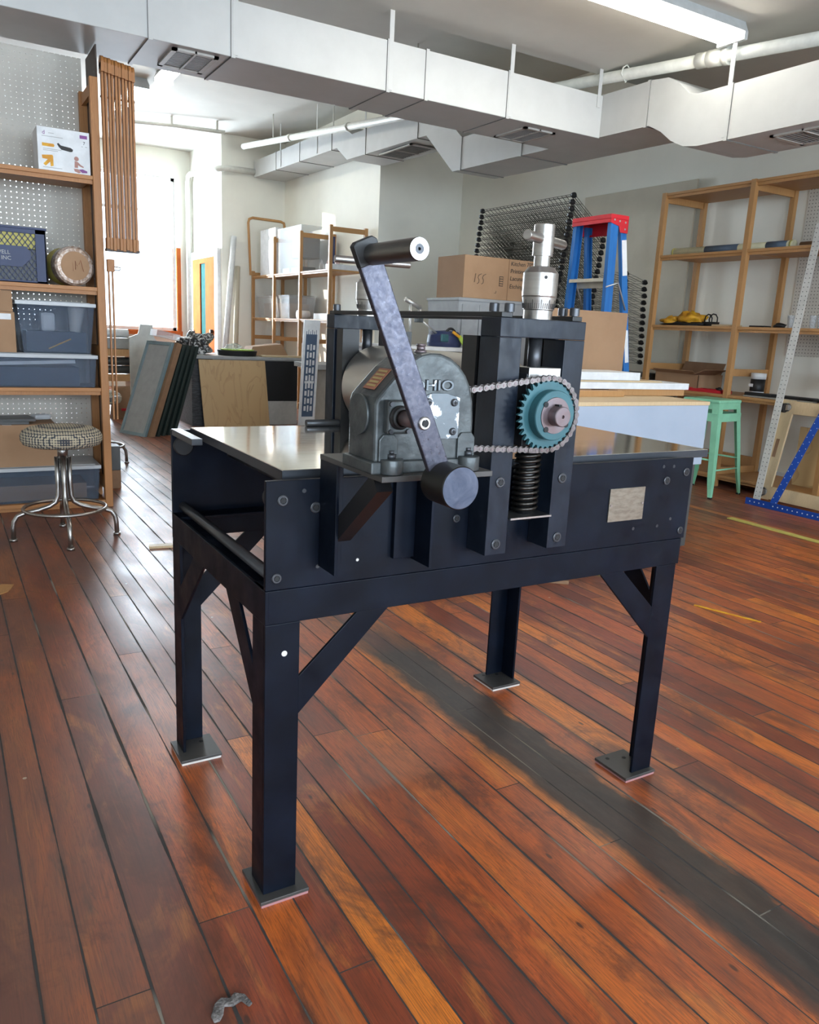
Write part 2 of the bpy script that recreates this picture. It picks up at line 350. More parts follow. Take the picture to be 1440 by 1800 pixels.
M['orange'] = pm('orange_stained_door', (0.42, 0.120, 0.035), 0.95, c2=(0.36, 0.10, 0.03), ns=4, spec=0.05)
M['tealdark'] = pm('teal_glass', (0.03, 0.12, 0.12), 0.95, spec=0.05)
M['frost'] = plastic_clear('frosted_case', (0.70, 0.70, 0.68), 0.30, 0.3)
M['teal2'] = pm('screen_print_frame', (0.20, 0.27, 0.29), 0.35, 0.2)
M['greensteel'] = pm('dark_green_frame', (0.018, 0.030, 0.026), 0.4)
M['gapblack'] = pm('plastic_sheet_black', (0.012, 0.012, 0.013), 0.45, c2=(0.05, 0.05, 0.055), ns=20, stretch=(1, 1, 6), bm=0.5, bs=20, bd=0.01)
M['bagbw'] = pm('black_white_bag', (0.02, 0.02, 0.02), 0.3, c2=(0.55, 0.54, 0.52), ns=16, lo=0.50, hi=0.56, dist=1.5)
M['lime'] = pm('lime_trim', (0.42, 0.60, 0.08), 0.5)
M['magenta'] = pm('magenta_liquid', (0.45, 0.30, 0.28), 0.3)
M['bluepaper'] = pm('slate_blue_paper', (0.10, 0.14, 0.20), 0.6)
M['cream_paper'] = pm('cream_paper', (0.74, 0.69, 0.46), 0.7)
M['bluescreen'] = pm('dark_blue_ink', (0.06, 0.10, 0.17), 0.5)

M['lint'] = pm('lint', (0.22, 0.20, 0.19), 0.95, c2=(0.09, 0.08, 0.075), ns=90, lo=0.42, hi=0.58, bm=0.9, bs=220, bd=0.004)
# glass for the windows
def glass():
    m, nt, b = newmat('window_glass')
    out = nt.nodes['Material Output']; t = N(nt, 'ShaderNodeBsdfTransparent'); t.inputs[0].default_value = (0.96, 0.98, 1, 1)
    g = N(nt, 'ShaderNodeBsdfGlossy'); g.inputs['Roughness'].default_value = 0.02
    mx = N(nt, 'ShaderNodeMixShader'); mx.inputs[0].default_value = 0.05
    nt.links.new(t.outputs[0], mx.inputs[1]); nt.links.new(g.outputs[0], mx.inputs[2]); nt.links.new(mx.outputs[0], out.inputs[0])
    return m
M['glass'] = glass()
def frosted():
    m, nt, b = newmat('sun_scatter_glass'); b.inputs['Base Color'].default_value = (0.8, 0.85, 0.88, 1)
    out = nt.nodes['Material Output']; t = N(nt, 'ShaderNodeBsdfTranslucent'); t.inputs[0].default_value = (0.9, 0.94, 0.97, 1)
    mx = N(nt, 'ShaderNodeMixShader'); mx.inputs[0].default_value = 0.25
    nt.links.new(t.outputs[0], mx.inputs[1]); nt.links.new(b.outputs[0], mx.inputs[2]); nt.links.new(mx.outputs[0], out.inputs[0])
    return m
M['frosted'] = frosted()

# ------------------------------------------------------------------ mesh tools
OFF = {}
class MB:
    def __init__(s): s.v = []; s.f = []; s.s = []; s.T = None
    def add(s, vs, fs, smooth=False):
        n = len(s.v)
        for p in vs:
            p = Vector(p)
            s.v.append(s.T @ p if s.T else p)
        for f in fs: s.f.append([n+i for i in f]); s.s.append(smooth)
        return s
    def box(s, x0, x1, y0, y1, z0, z1, R=None):
        vs = [(x, y, z) for z in (z0, z1) for y in (y0, y1) for x in (x0, x1)]
        if R is not None:
            c = Vector(((x0+x1)/2, (y0+y1)/2, (z0+z1)/2)); vs = [c + R @ (Vector(p)-c) for p in vs]
        return s.add(vs, [(0, 2, 3, 1), (4, 5, 7, 6), (0, 1, 5, 4), (2, 6, 7, 3), (0, 4, 6, 2), (1, 3, 7, 5)])
    def bar(s, p0, p1, w, h, up=(0, 0, 1)):
        """rectangular bar from p0 to p1, w across, h along up"""
        p0 = Vector(p0); p1 = Vector(p1); d = (p1-p0).normalized(); u = Vector(up)
        a = d.cross(u)
        if a.length < 1e-5: a = d.cross(Vector((1, 0, 0)))
        a.normalize(); u = a.cross(d)
        vs = []
        for p in (p0, p1):
            for i, j in ((-1, -1), (1, -1), (1, 1), (-1, 1)): vs.append(p + a*(w/2*i) + u*(h/2*j))
        return s.add(vs, [(0, 1, 2, 3), (7, 6, 5, 4), (0, 4, 5, 1), (1, 5, 6, 2), (2, 6, 7, 3), (3, 7, 4, 0)])
    def cyl(s, p0, p1, r0, r1=None, n=24, caps=True):
        p0 = Vector(p0); p1 = Vector(p1); r1 = r0 if r1 is None else r1
        d = (p1-p0).normalized(); a = d.orthogonal().normalized(); b = d.cross(a)
        vs = []
        for p, r in ((p0, r0), (p1, r1)):
            for i in range(n): t = 2*pi*i/n; vs.append(p + (a*cos(t)+b*sin(t))*r)
        s.add(vs, [(i, (i+1) % n, n+(i+1) % n, n+i) for i in range(n)], True)
        if caps:
            k = len(s.v)-2*n
            s.f.append([k+i for i in range(n)][::-1]); s.s.append(False)
            s.f.append([k+n+i for i in range(n)]); s.s.append(False)
        return s
    def lathe(s, prof, o=(0, 0, 0), d=(0, 0, 1), n=40):
        o = Vector(o); d = Vector(d).normalized(); a = d.orthogonal().normalized(); b = d.cross(a)
        for (r0, h0), (r1, h1) in zip(prof[:-1], prof[1:]):
            vs = []
            for r, h in ((r0, h0), (r1, h1)):
                for i in range(n): t = 2*pi*i/n; vs.append(o + d*h + (a*cos(t)+b*sin(t))*max(r, 1e-5))
            s.add(vs, [(i, (i+1) % n, n+(i+1) % n, n+i) for i in range(n)], abs(h1-h0) > 1e-6)
        return s
    def tube(s, pts, r, n=8, closed=False, caps=True):
        pts = [Vector(p) for p in pts]; k = len(pts); rings = []; prev = None
        for i in range(k):
            if closed: t = (pts[(i+1) % k]-pts[i-1]).normalized()
            else: t = (pts[min(i+1, k-1)]-pts[max(i-1, 0)]).normalized()
            if prev is None: a = t.orthogonal().normalized()
            else: a = (prev - t*prev.dot(t)).normalized()
            prev = a; b = t.cross(a)
            rr = r[i] if isinstance(r, (list, tuple)) else r
            rings.append([pts[i] + (a*cos(2*pi*j/n)+b*sin(2*pi*j/n))*rr for j in range(n)])
        vs = [p for q in rings for p in q]; fs = []
        for i in range(k if closed else k-1):
            o = ((i+1) % k)*n
            for j in range(n): fs.append((i*n+j, i*n+(j+1) % n, o+(j+1) % n, o+j))
        s.add(vs, fs, n > 4)
        if caps and not closed:
            b0 = len(s.v)-k*n
            s.f.append([b0+i for i in range(n)][::-1]); s.s.append(False)
            s.f.append([b0+(k-1)*n+i for i in range(n)]); s.s.append(False)
        return s
    def prism(s, poly, axis, a0, a1, smooth=False):
        """poly: 2-D outline in the plane across axis (x: y,z / y: x,z / z: x,y)"""
        def P(u, w, a): return {'x': (a, u, w), 'y': (u, a, w), 'z': (u, w, a)}[axis]
        n = len(poly); vs = [P(u, w, a0) for u, w in poly] + [P(u, w, a1) for u, w in poly]
        s.add(vs, [(i, (i+1) % n, n+(i+1) % n, n+i) for i in range(n)], smooth)
        k = len(s.v)-2*n
        s.f.append([k+i for i in range(n)]); s.s.append(False); s.f.append([k+n+i for i in range(n)][::-1]); s.s.append(False)
        return s
    def build(s, name, mat, parent=None, bevel=0.0, seg=2, kind=None, keep=False):
        me = bpy.data.meshes.new(name)
        o = bpy.data.objects.new(name, me); C.objects.link(o)
        if parent is not None:
            off = OFF.get(parent.name, Vector()); o.parent = parent; OFF[o.name] = off.copy()
        elif keep: off = Vector(); OFF[o.name] = off
        else:
            xs = [p.x for p in s.v]; ys = [p.y for p in s.v]; zs = [p.z for p in s.v]
            off = Vector(((min(xs)+max(xs))/2, (min(ys)+max(ys))/2, min(zs))); o.location = off; OFF[o.name] = off.copy()
        me.from_pydata([tuple(p-off) for p in s.v], [], s.f)
        me.polygons.foreach_set('use_smooth', s.s)
        bm = bmesh.new(); bm.from_mesh(me); bmesh.ops.recalc_face_normals(bm, faces=bm.faces); bm.to_mesh(me); bm.free()
        me.materials.append(mat)
        if bevel:
            b = o.modifiers.new('bevel', 'BEVEL'); b.width = bevel; b.segments = seg; b.limit_method = 'ANGLE'; b.angle_limit = radians(40); b.harden_normals = False
        if kind: o['kind'] = kind
        return o

def tag(o, label, cat, group=None, kind=None):
    o['label'] = label; o['category'] = cat
    if group: o['group'] = group
    if kind: o['kind'] = kind
    return o
def thing(name, label, cat, loc=(0, 0, 0), group=None):
    o = bpy.data.objects.new(name, None); C.objects.link(o); o.empty_display_size = 0.05
    o.location = loc; OFF[o.name] = Vector(loc)
    return tag(o, label, cat, group)
def dup(root, loc=None, rot=None, label=None, group=None):
    r = root.copy(); C.objects.link(r)
    if loc is not None: r.location = loc
    if rot is not None: r.rotation_euler = rot
    if label: r['label'] = label
    if group: r['group'] = group
    for ch in list(root.children):
        c = ch.copy(); C.objects.link(c); c.parent = r
        for g in ch.children:
            d = g.copy(); C.objects.link(d); d.parent = c
    return r
def struct(name, mb, mat, parent=None, **k):
    return mb.build(name, mat, parent, kind='structure' if parent is None else None, keep=parent is None, **k)

def text(name, body, size, origin, xdir, ydir, mat, parent, depth=0.0006, font_bold=0.0, align='LEFT', sx=1.0):
    """raised or inked lettering lying in the plane xdir, ydir at origin"""
    cu = bpy.data.curves.new(name, 'FONT'); cu.body = body; cu.size = size; cu.extrude = depth; cu.offset = font_bold; cu.align_x = align
    cu.resolution_u = 3
    tmp = bpy.data.objects.new(name+'_tmp', cu)
    me = bpy.data.meshes.new_from_object(tmp); bpy.data.objects.remove(tmp); bpy.data.curves.remove(cu)
    me.transform(Matrix.Diagonal((sx, 1, 1, 1)))
    X = Vector(xdir).normalized(); Y = Vector(ydir).normalized(); Z = X.cross(Y)
    off = OFF.get(parent.name, Vector()) if parent else Vector()
    Mx = Matrix((X, Y, Z)).transposed().to_4x4(); Mx.translation = Vector(origin)-off
    me.transform(Mx); me.materials.clear(); me.materials.append(mat)
    o = bpy.data.objects.new(name, me); C.objects.link(o)
    if parent: o.parent = parent; OFF[o.name] = off.copy()
    return o
# ------------------------------------------------------------------ the room
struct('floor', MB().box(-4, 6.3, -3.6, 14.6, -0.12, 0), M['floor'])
struct('ceiling', MB().box(-4, 6.45, 5.04, 14.8, 4.0, 4.12), M['ceiling'])
struct('ceiling_low', MB().box(-4, 6.3, -3.6, 4.94, 3.165, 3.285), M['ceiling'])
struct('trim_1', MB().box(-4, 6.3, 4.94, 5.04, 3.165, 4.12), M['ceiling'])
struct('wall_right', MB().box(6.3, 6.45, -3.6, 9.52, 0, 4.0), M['wall'])
struct('wall_back_right', MB().box(5.035, 6.45, 9.52, 12.8, 0, 4.0), M['wall'])
struct('wall_pier', MB().box(3.99, 5.20, 12.8, 14.6, 0, 4.0), M['wall'])
struct('wall_left', MB().box(-4.15, -4, -3.6, 14.6, 0, 4.0), M['wall'])
def wall_open(name, y0, y1, x0, x1, z1, ops):
    mb = MB(); x = x0
    for a, b, lo, hi in ops:
        mb.box(x, a, y0, y1, 0, z1); mb.box(a, b, y0, y1, 0, lo); mb.box(a, b, y0, y1, hi, z1); x = b
    mb.box(x, x1, y0, y1, 0, z1)
    return struct(name, mb, M['wall'])
wall_open('wall_far', 14.6, 14.8, -4.15, 5.2, 4.0, [(-0.3, 1.75, 0.98, 3.55), (2.25, 3.73, 0.98, 3.55)])
wall_open('wall_front', -3.8, -3.6, -4.15, 6.45, 3.285, [(-2.6, -0.6, 0.75, 2.75), (0.3, 2.3, 0.75, 2.75), (3.2, 5.2, 0.75, 2.75)])
def window(i, x0, x1, z0, z1, y0, y1, mat, gl='glass'):
    d = 0.055; mb = MB()
    mb.box(x0, x0+d, y0, y1, z0, z1).box(x1-d, x1, y0, y1, z0, z1).box(x0, x1, y0, y1, z0, z0+d).box(x0, x1, y0, y1, z1-d, z1)
    zm = z0+(z1-z0)*0.78; mb.box(x0, x1, y0+0.02, y1-0.02, zm-0.025, zm+0.025)
    w = struct('window_%d' % i, mb, mat)
    g = MB().box(x0+d, x1-d, (y0+y1)/2-0.003, (y0+y1)/2+0.003, z0+d, z1-d).build('pane', M[gl], w)
    return w
wd1 = window(1, 2.25, 3.73, 0.98, 3.55, 14.66, 14.76, M['white'])
MB().box(2.20, 3.80, 14.50, 14.66, 0.90, 0.98).box(3.73, 3.80, 14.56, 14.62, 0.98, 2.4).build('window_sill', M['orange'], wd1)
window(2, -0.3, 1.75, 0.98, 3.55, 14.66, 14.76, M['white'], 'frosted')  # frosting added to scatter the sun and keep its streaks off the right wall
for i, x in enumerate((-2.6, 0.3, 3.2)): window(3+i, x, x+2, 0.75, 2.75, -3.74, -3.66, M['white'])
# orange door with a dark teal glass strip in the side of the pier
d = struct('door_1', MB().box(3.93, 3.985, 13.02, 13.52, 0.0, 2.20).box(3.93, 3.985, 13.84, 14.28, 0.0, 2.20).box(3.93, 3.985, 13.52, 13.84, 0.0, 0.95).box(3.93, 3.985, 13.52, 13.84, 2.12, 2.20), M['orange'])
MB().box(3.95, 3.97, 13.52, 13.84, 0.95, 2.12).build('glass_strip', M['tealdark'], d)
MB().cyl((3.93, 13.12, 1.02), (3.88, 13.12, 1.02), 0.03, n=14).build('door_handle', M['blackp'], d)
struct('trim_2', MB().box(3.93, 3.99, 12.86, 13.02, 0, 2.32).box(3.93, 3.99, 13.02, 14.36, 2.20, 2.32).box(3.93, 3.99, 14.28, 14.36, 0, 2.2), M['white'])
struct('baseboard_right', MB().box(6.27, 6.3, -3.6, 9.52, 0, 0.13), M['white'])
struct('baseboard_back', MB().box(5.01, 5.035, 9.52, 12.8, 0, 0.13).box(5.035, 6.27, 9.495, 9.52, 0, 0.13), M['white'])

# ------------------------------------------------------------------ ducts under the ceiling
def ring(mb, axis, p, a0, a1, b0, b1, w=0.012, t=0.006):
    """thin collar round a duct section at position p along axis"""
    for (c0, c1, e0, e1) in ((a0-t, a1+t, b0-t, b0+0.001), (a0-t, a1+t, b1-0.001, b1+t), (a0-t, a0+0.001, b0, b1), (a1-0.001, a1+t, b0, b1)):
        if axis == 'x': mb.box(p-w, p+w, c0, c1, e0, e1)
        else: mb.box(c0, c1, p-w, p+w, e0, e1)
md = thing('air_duct', 'long white painted rectangular air duct crossing the whole ceiling', 'air duct', (0.5, 5.2, 2.69))
MB().box(-4, 4.5, 4.94, 5.475, 2.69, 2.99).build('duct_body', M['duct'], md, bevel=0.004)
for x in (-1.2, 0.25, 1.13, 1.60, 2.63, 2.92, 3.60):
    sm = MB(); ring(sm, 'x', x+0.013, 4.94, 5.475, 2.69, 2.99); k = sm.build('seam_collar', M['duct'], md)
    gp = MB(); ring(gp, 'x', x, 4.94, 5.475, 2.69, 2.99, 0.0013, 0.0062); gp.build('seam_gap', M['seam'], k)
def vent(name, label, x0, x1, y0, y1, z, along):
    t = thing(name, label, 'ceiling vent', ((x0+x1)/2, (y0+y1)/2, z-0.012))
    w = 0.028; f = MB()
    f.box(x0, x1, y0, y0+w, z-0.012, z).box(x0, x1, y1-w, y1, z-0.012, z).box(x0, x0+w, y0, y1, z-0.012, z).box(x1-w, x1, y0, y1, z-0.012, z)
    if along == 'x': f.box((x0+x1)/2-0.006, (x0+x1)/2+0.006, y0, y1, z-0.014, z)
    else: f.box(x0, x1, (y0+y1)/2-0.006, (y0+y1)/2+0.006, z-0.014, z)
    f.build('vent_frame', M['grille_rim'], t)
    s = MB(); n = 14
    for i in range(n):
        yy = y0+w+(y1-y0-2*w)*(i+0.5)/n
        s.box(x0+w, x1-w, yy-0.007, yy+0.003, z-0.009, z-0.004)
    s.build('louvre', M['grille'], t)
    MB().box(x0+w, x1-w, y0+w, y1-w, z-0.003, z-0.001).build('backing', M['seam'], t)
    return t
vent('duct_vent', 'square vent under the long duct, above the tall left shelf unit', 1.277, 1.545, 4.99, 5.36, 2.689, 'x')
vent('duct_vent', 'square vent under the long duct near its right end', 3.85, 4.14, 5.03, 5.42, 2.689, 'x')
sd = thing('air_duct', 'white air duct running front to back that steps down over the right side', 'air duct', (4.77, 4, 2.48))
bot = [(-3.5, 2.484), (3.98, 2.484), (4.10, 2.50), (4.22, 2.555), (4.32, 2.63), (4.44, 2.69), (7.00, 2.73), (7.53, 3.15), (9.40, 3.19), (9.70, 3.37), (12.75, 3.42)]
top = [(-3.5, 2.815), (4.02, 2.815), (4.10, 2.835), (4.20, 2.92), (4.30, 2.975), (4.44, 2.99), (6.86, 3.02), (7.40, 3.43), (9.28, 3.46), (9.60, 3.62), (12.75, 3.66)]
MB().prism(bot + top[::-1], 'x', 4.5, 5.015).build('duct_body', M['duct'], sd)
def zr(y):
    def it(t):
        for (a, b), (c, e) in zip(t[:-1], t[1:]):
            if a <= y <= c: return b+(e-b)*(y-a)/(c-a)
    return it(bot), it(top)
for y in (2.6, 3.74, 4.46, 5.9, 6.85, 7.7, 8.9, 9.85, 10.9, 11.8):
    a, b = zr(y); sm = MB(); ring(sm, 'y', y+0.013, 4.5, 5.015, a, b); k = sm.build('seam_collar', M['duct'], sd)
    gp = MB(); ring(gp, 'y', y, 4.5, 5.015, a, b, 0.0013, 0.0062); gp.build('seam_gap', M['seam'], k)
vent('duct_vent', 'vent under the nearest low stretch of the right duct', 4.60, 4.93, 3.05, 3.50, 2.483, 'y')
vent('duct_vent', 'vent under the far raised stretch of duct beyond the handle', 4.56, 4.90, 7.95, 8.70, 3.152, 'y')
# flat strap hangers
def strap(x, y, z0, label, along='x', ztop=3.165):
    mb = MB()
    if along == 'x': mb.box(x, x+0.032, y-0.006, y-0.001, z0, ztop)
    else: mb.box(x-0.006, x-0.001, y, y+0.032, z0, ztop)
    return tag(mb.build('duct_hanger', M['duct']), label, 'hanger', 'flat metal straps that hold up the ducts')
strap(0.02, 4.938, 2.70, 'flat strap hanging the long duct left of its square vent')
strap(1.61, 4.938, 2.70, 'flat strap hanging the long duct just right of its left vent')
strap(2.64, 4.938, 2.70, 'flat strap hanging the middle of the long duct, above the crank')
strap(3.61, 4.938, 2.70, 'flat strap hanging the long duct above its right vent')
strap(4.44, 4.938, 2.90, 'short strap at the corner where the two ducts meet')
strap(4.499, 3.75, 2.50, 'flat strap on the right duct under the end of the big lamp', 'y')
for i, y in enumerate((8.9, 10.3, 11.6)):
    a, b = zr(y); strap(4.499, y, a+0.02, ('strap on the far duct nearest the crank', 'middle strap on the far duct', 'strap nearest the far end of the duct')[i], 'y', 4.0)
def pp(y):
    t = (y-3.26)/9.11; return Vector((4.6-0.43*t, y, 2.97+0.79*t))
pt = thing('drain_pipe', 'thick white pipe running above the ducts from front to back', 'pipe', tuple(pp(6)))
MB().cyl(pp(1.6), pp(12.3), 0.040, n=20).build('pipe_run', M['pipe'], pt)
MB().cyl(pp(3.90), pp(4.02), 0.053, n=20).cyl(pp(3.96), pp(4.11), 0.049, n=20).cyl(pp(3.86), pp(3.90), 0.057, n=20).build('coupling', M['pipe'], pt)
for y in (6.9, 9.0, 10.6): MB().cyl(pp(y), pp(y+0.06), 0.048, n=16).build('pipe_clamp', M['pipe'], pt)
h = pp(4.75); mb = MB()
mb.tube([h+Vector((0, 0, -0.05)), h+Vector((-0.05, 0, 0)), h+Vector((-0.035, 0, 0.04)), h+Vector((0, 0, 0.065)), h+Vector((0.035, 0, 0.04)), h+Vector((0.05, 0, 0))], 0.006, closed=True)
tag(mb.build('pipe_hook', M['pipe']), 'teardrop hook holding the thick pipe beside the ceiling lamp', 'pipe hook')
for y, l in ((7.6, 'thin rod hanging the thick pipe where it crosses behind the long duct'), (9.4, 'thin rod hanging the middle of the far pipe'), (11.2, 'thin rod hanging the far end of the thick pipe')):
    tag(MB().cyl(pp(y)+Vector((0, 0, 0.04)), (pp(y).x, y, 4.0), 0.008, n=8).build('pipe_hanger', M['pipe']), l, 'hanger', 'thin pipe hanger rods')
tag(MB().tube([(2.30, 12.63, 3.88), (3.2, 12.3, 3.88), (3.83, 12.1, 3.86)], 0.028).box(3.1, 3.13, 12.29, 12.36, 3.88, 4.0).box(2.5, 2.53, 12.53, 12.6, 3.88, 4.0).box(3.7, 3.73, 12.10, 12.17, 3.88, 4.0).build('conduit', M['pipe']), 'thin pipe just below the ceiling in front of the far window', 'pipe')
tag(MB().tube([(4.5, 12.73, 3.50), (4.05, 12.73, 3.49), (3.93, 12.73, 3.47), (3.92, 12.9, 3.47), (3.92, 14.3, 3.60), (3.92, 14.42, 3.58), (3.92, 14.47, 3.45), (3.92, 14.47, 0.8)], 0.045, n=12).build('wall_pipe', M['pipe']), 'white pipe that bends down the wall right of the far window', 'pipe')

# ------------------------------------------------------------------ ceiling lamps
def lamp(label, x0, x1, y0, y1, z, along, tubes=2, group='fluorescent ceiling lamps'):
    t = thing('fluorescent_lamp', label, 'ceiling lamp', ((x0+x1)/2, (y0+y1)/2, z-0.1), group)
    if along == 'x': MB().prism([(y0+0.03, z), (y1-0.03, z), (y1, z-0.065), (y0, z-0.065)], 'x', x0, x1).build('housing', M['lampbody'], t)
    else: MB().prism([(x0+0.03, z), (x1-0.03, z), (x1, z-0.065), (x0, z-0.065)], 'y', y0, y1).build('housing', M['lampbody'], t)
    for i in range(tubes):
        f = (i+0.5)/tubes
        if along == 'x':
            y = y0+(y1-y0)*f; MB().cyl((x0+0.03, y, z-0.088), (x1-0.03, y, z-0.088), 0.019, n=12).build('tube', M['tube'], t)
        else:
            x = x0+(x1-x0)*f; MB().cyl((x, y0+0.03, z-0.088), (x, y1-0.03, z-0.088), 0.019, n=12).build('tube', M['tube'], t)
    e = MB()
    if along == 'x': e.box(x0, x0+0.03, y0, y1, z-0.11, z-0.065).box(x1-0.03, x1, y0, y1, z-0.11, z-0.065)
    else: e.box(x0, x1, y0, y0+0.03, z-0.11, z-0.065).box(x0, x1, y1-0.03, y1, z-0.11, z-0.065)
    e.build('lamp_socket', M['lampbody'], t)
    return t
lamp('long bright tube lamp at the top right of the ceiling', 1.95, 4.51, 3.69, 3.90, 3.165, 'x')
lamp('tube lamp half hidden behind the long duct, right of its left vent', 2.42, 2.64, 8.9, 10.35, 4.0, 'y')
lamp('farthest tube lamp, seen beside the hanging wooden slats', 2.25, 2.45, 10.7, 12.1, 4.0, 'y')
# ------------------------------------------------------------------ the etching press
press = thing('etching_press', 'big black steel etching press with crank, chain and polished roller in mid floor', 'printing press', (1.08, 1.71, 0))
# angle-iron legs with foot plates
def angle_leg(cx, cy, sx, sy, z0, z1, px0, px1, py0, py1, felt):
    w = 0.072; t = 0.008; mb = MB()
    mb.box(min(cx, cx+sx*w), max(cx, cx+sx*w), min(cy, cy+sy*t), max(cy, cy+sy*t), z0, z1)
    mb.box(min(cx, cx+sx*t), max(cx, cx+sx*t), min(cy+sy*t, cy+sy*w), max(cy+sy*t, cy+sy*w), z0, z1)
    leg = mb.build('leg', M['steel'], press, bevel=0.0012)
    pl = MB().box(px0, px1, py0, py1, 0.006, 0.014).build('foot_plate', M['footpad'], leg, bevel=0.001)
    MB().box(px0+0.002, px1-0.002, py0+0.001, py1-0.002, 0, 0.006).build('foot_pad', M[felt], leg)
    hx = cx + sx*0.045 + (0.03*sx if False else 0)
    if sx > 0: MB().cyl((cx+sx*0.04, cy-sy*0.0006, 0.55), (cx+sx*0.04, cy+sy*0.002, 0.55), 0.006, n=12).build('bolt_hole', M['feltwhite'], leg)
    MB().cyl((px0+0.078, py0+0.085, 0.0135), (px0+0.078, py0+0.085, 0.0145), 0.006, n=12).cyl((px0+0.03, py1-0.02, 0.0135), (px0+0.03, py1-0.02, 0.0145), 0.006, n=12).build('plate_hole', M['hole'], leg)
    return leg
angle_leg(0.505, 1.36, 1, 1, 0.014, 0.613, 0.492, 0.600, 1.339, 1.458, 'feltpink')
angle_leg(1.648, 1.36, -1, 1, 0.014, 0.613, 1.540, 1.653, 1.345, 1.467, 'feltpink')
angle_leg(0.505, 2.064, 1, -1, 0.014, 0.613, 0.488, 0.600, 1.948, 2.068, 'feltwhite')
angle_leg(1.655, 2.064, -1, -1, 0.014, 0.613, 1.542, 1.660, 1.962, 2.078, 'feltwhite')
# frame rails
MB().box(0.505, 1.655, 1.36, 1.368, 0.613, 0.682).box(0.505, 1.655, 1.368, 1.43, 0.674, 0.682).build('frame_rail', M['steel'], press, bevel=0.0015)
MB().box(0.505, 1.655, 2.056, 2.064, 0.613, 0.682).box(0.505, 1.655, 2.0, 2.056, 0.674, 0.682).build('frame_rail', M['steel'], press, bevel=0.0015)
MB().box(0.5045, 0.5125, 1.3595, 2.0645, 0.613, 0.682).box(0.5125, 0.56, 1.43, 2.0, 0.668, 0.674).build('frame_rail', M['steel'], press, bevel=0.0012)
MB().box(1.648, 1.656, 1.3595, 2.0645, 0.613, 0.682).box(1.60, 1.648, 1.43, 2.0, 0.668, 0.674).build('frame_rail', M['steel'], press, bevel=0.0012)
def brace(poly, axis, a0, a1):
    MB().prism(poly, axis, a0, a1).build('corner_brace', M['steel'], press, bevel=0.001)
fl = [(0.703, 0.614), (0.776, 0.614), (0.577, 0.414), (0.575, 0.494)]
fr = [(1.456, 0.614), (1.378, 0.614), (1.577, 0.414), (1.578, 0.50)]
for y0, y1 in ((1.3605, 1.368), (2.056, 2.0635)):
    brace(fl, 'y', y0, y1); brace(fr, 'y', y0, y1)
en = [(1.605, 0.614), (1.519, 0.614), (1.428, 0.502), (1.430, 0.416)]
ef = [(1.775, 0.614), (1.861, 0.614), (1.993, 0.497), (1.993, 0.405)]
for x0, x1 in ((0.505, 0.512), (1.648, 1.655)):
    brace([en[0], en[1], en[2], en[3]], 'x', x0, x1); brace(ef, 'x', x0, x1)
# side plates
sp = MB().box(0.505, 1.666, 1.36, 1.372, 0.6825, 0.897).build('side_plate', M['steel'], press, bevel=0.0018)
sp2 = MB().box(0.505, 1.666, 2.054, 2.066, 0.6825, 0.902).build('side_plate', M['steel'], press, bevel=0.0018)
def socket(x, z, y, r, parent, name='socket_bolt'):
    MB().lathe([(r, 0), (r, 0.0022), (r*0.86, 0.0032), (r*0.60, 0.0032), (r*0.55, 0.0012), (0, 0.0012)], (x, y, z), (0, -1, 0), 18).build(name, M['bolt'], parent)
    MB().cyl((x, y-0.0010, z), (x, y-0.0035, z), r*0.54, n=6).build('hex_socket', M['hole'], parent)
for x, z, r in ((0.538, 0.859, 0.011), (0.527, 0.707, 0.010), (0.605, 0.841, 0.011), (0.817, 0.751, 0.009), (0.934, 0.793, 0.009), (1.573, 0.841, 0.011), (1.642, 0.860, 0.011), (1.646, 0.705, 0.010)):
    socket(x, z, 1.3602, r, sp)
mb = MB()
for x, z in ((0.581, 0.875), (0.699, 0.726), (1.557, 0.878), (1.594, 0.877), (1.473, 0.724), (1.558, 0.724), (1.604, 0.739), (0.612, 0.722)):
    mb.cyl((x, 1.3602, z), (x, 1.3592, z), 0.0042, n=10)
mb.build('small_screws', M['bolt'], sp)
mb = MB().cyl((0.699, 1.3597, 0.726), (0.699, 1.3588, 0.726), 0.0030, n=12).build('drilled_hole', M['feltwhite'], sp)
npl = MB().box(1.379, 1.497, 1.3565, 1.360, 0.748, 0.831).build('name_plate', M['brass'], press, bevel=0.0006)
MB().cyl((1.385, 1.3566, 0.790), (1.385, 1.3550, 0.790), 0.0034, n=12).cyl((1.491, 1.3566, 0.790), (1.491, 1.3550, 0.790), 0.0034, n=12).build('rivet', M['machined'], npl)
# rods and bed rollers between the plates
MB().cyl((0.532, 1.372, 0.699), (0.532, 2.054, 0.699), 0.012, n=20).build('tie_rod', M['bolt'], press)
MB().cyl((0.66, 1.372, 0.835), (0.66, 2.054, 0.835), 0.009, n=16).build('tie_rod', M['bolt'], press)
for x in (0.532, 0.95, 1.25, 1.60):
    for y0, y1 in ((1.372, 1.388), (2.036, 2.054)):
        MB().lathe([(0, 0), (0.023, 0), (0.025, 0.002), (0.025, 0.014), (0.023, 0.016), (0, 0.016)], (x, y0, 0.862), (0, 1, 0), 24).build('bed_roller', M['blackp'], press)
bed = MB().box(0.553, 1.768, 1.402, 2.050, 0.8885, 0.9085).build('bed_plate', M['bed'], press, bevel=0.0012)
MB().box(0.5525, 0.556, 1.4015, 2.0505, 0.888, 0.9075).box(0.5525, 1.7685, 1.4012, 1.4032, 0.888, 0.9075).build('bed_edge', M['steel_edge'], bed)
MB().box(0.506, 0.532, 1.865, 2.064, 0.889, 0.9045).build('bed_stop', M['bolt'], press, bevel=0.001)
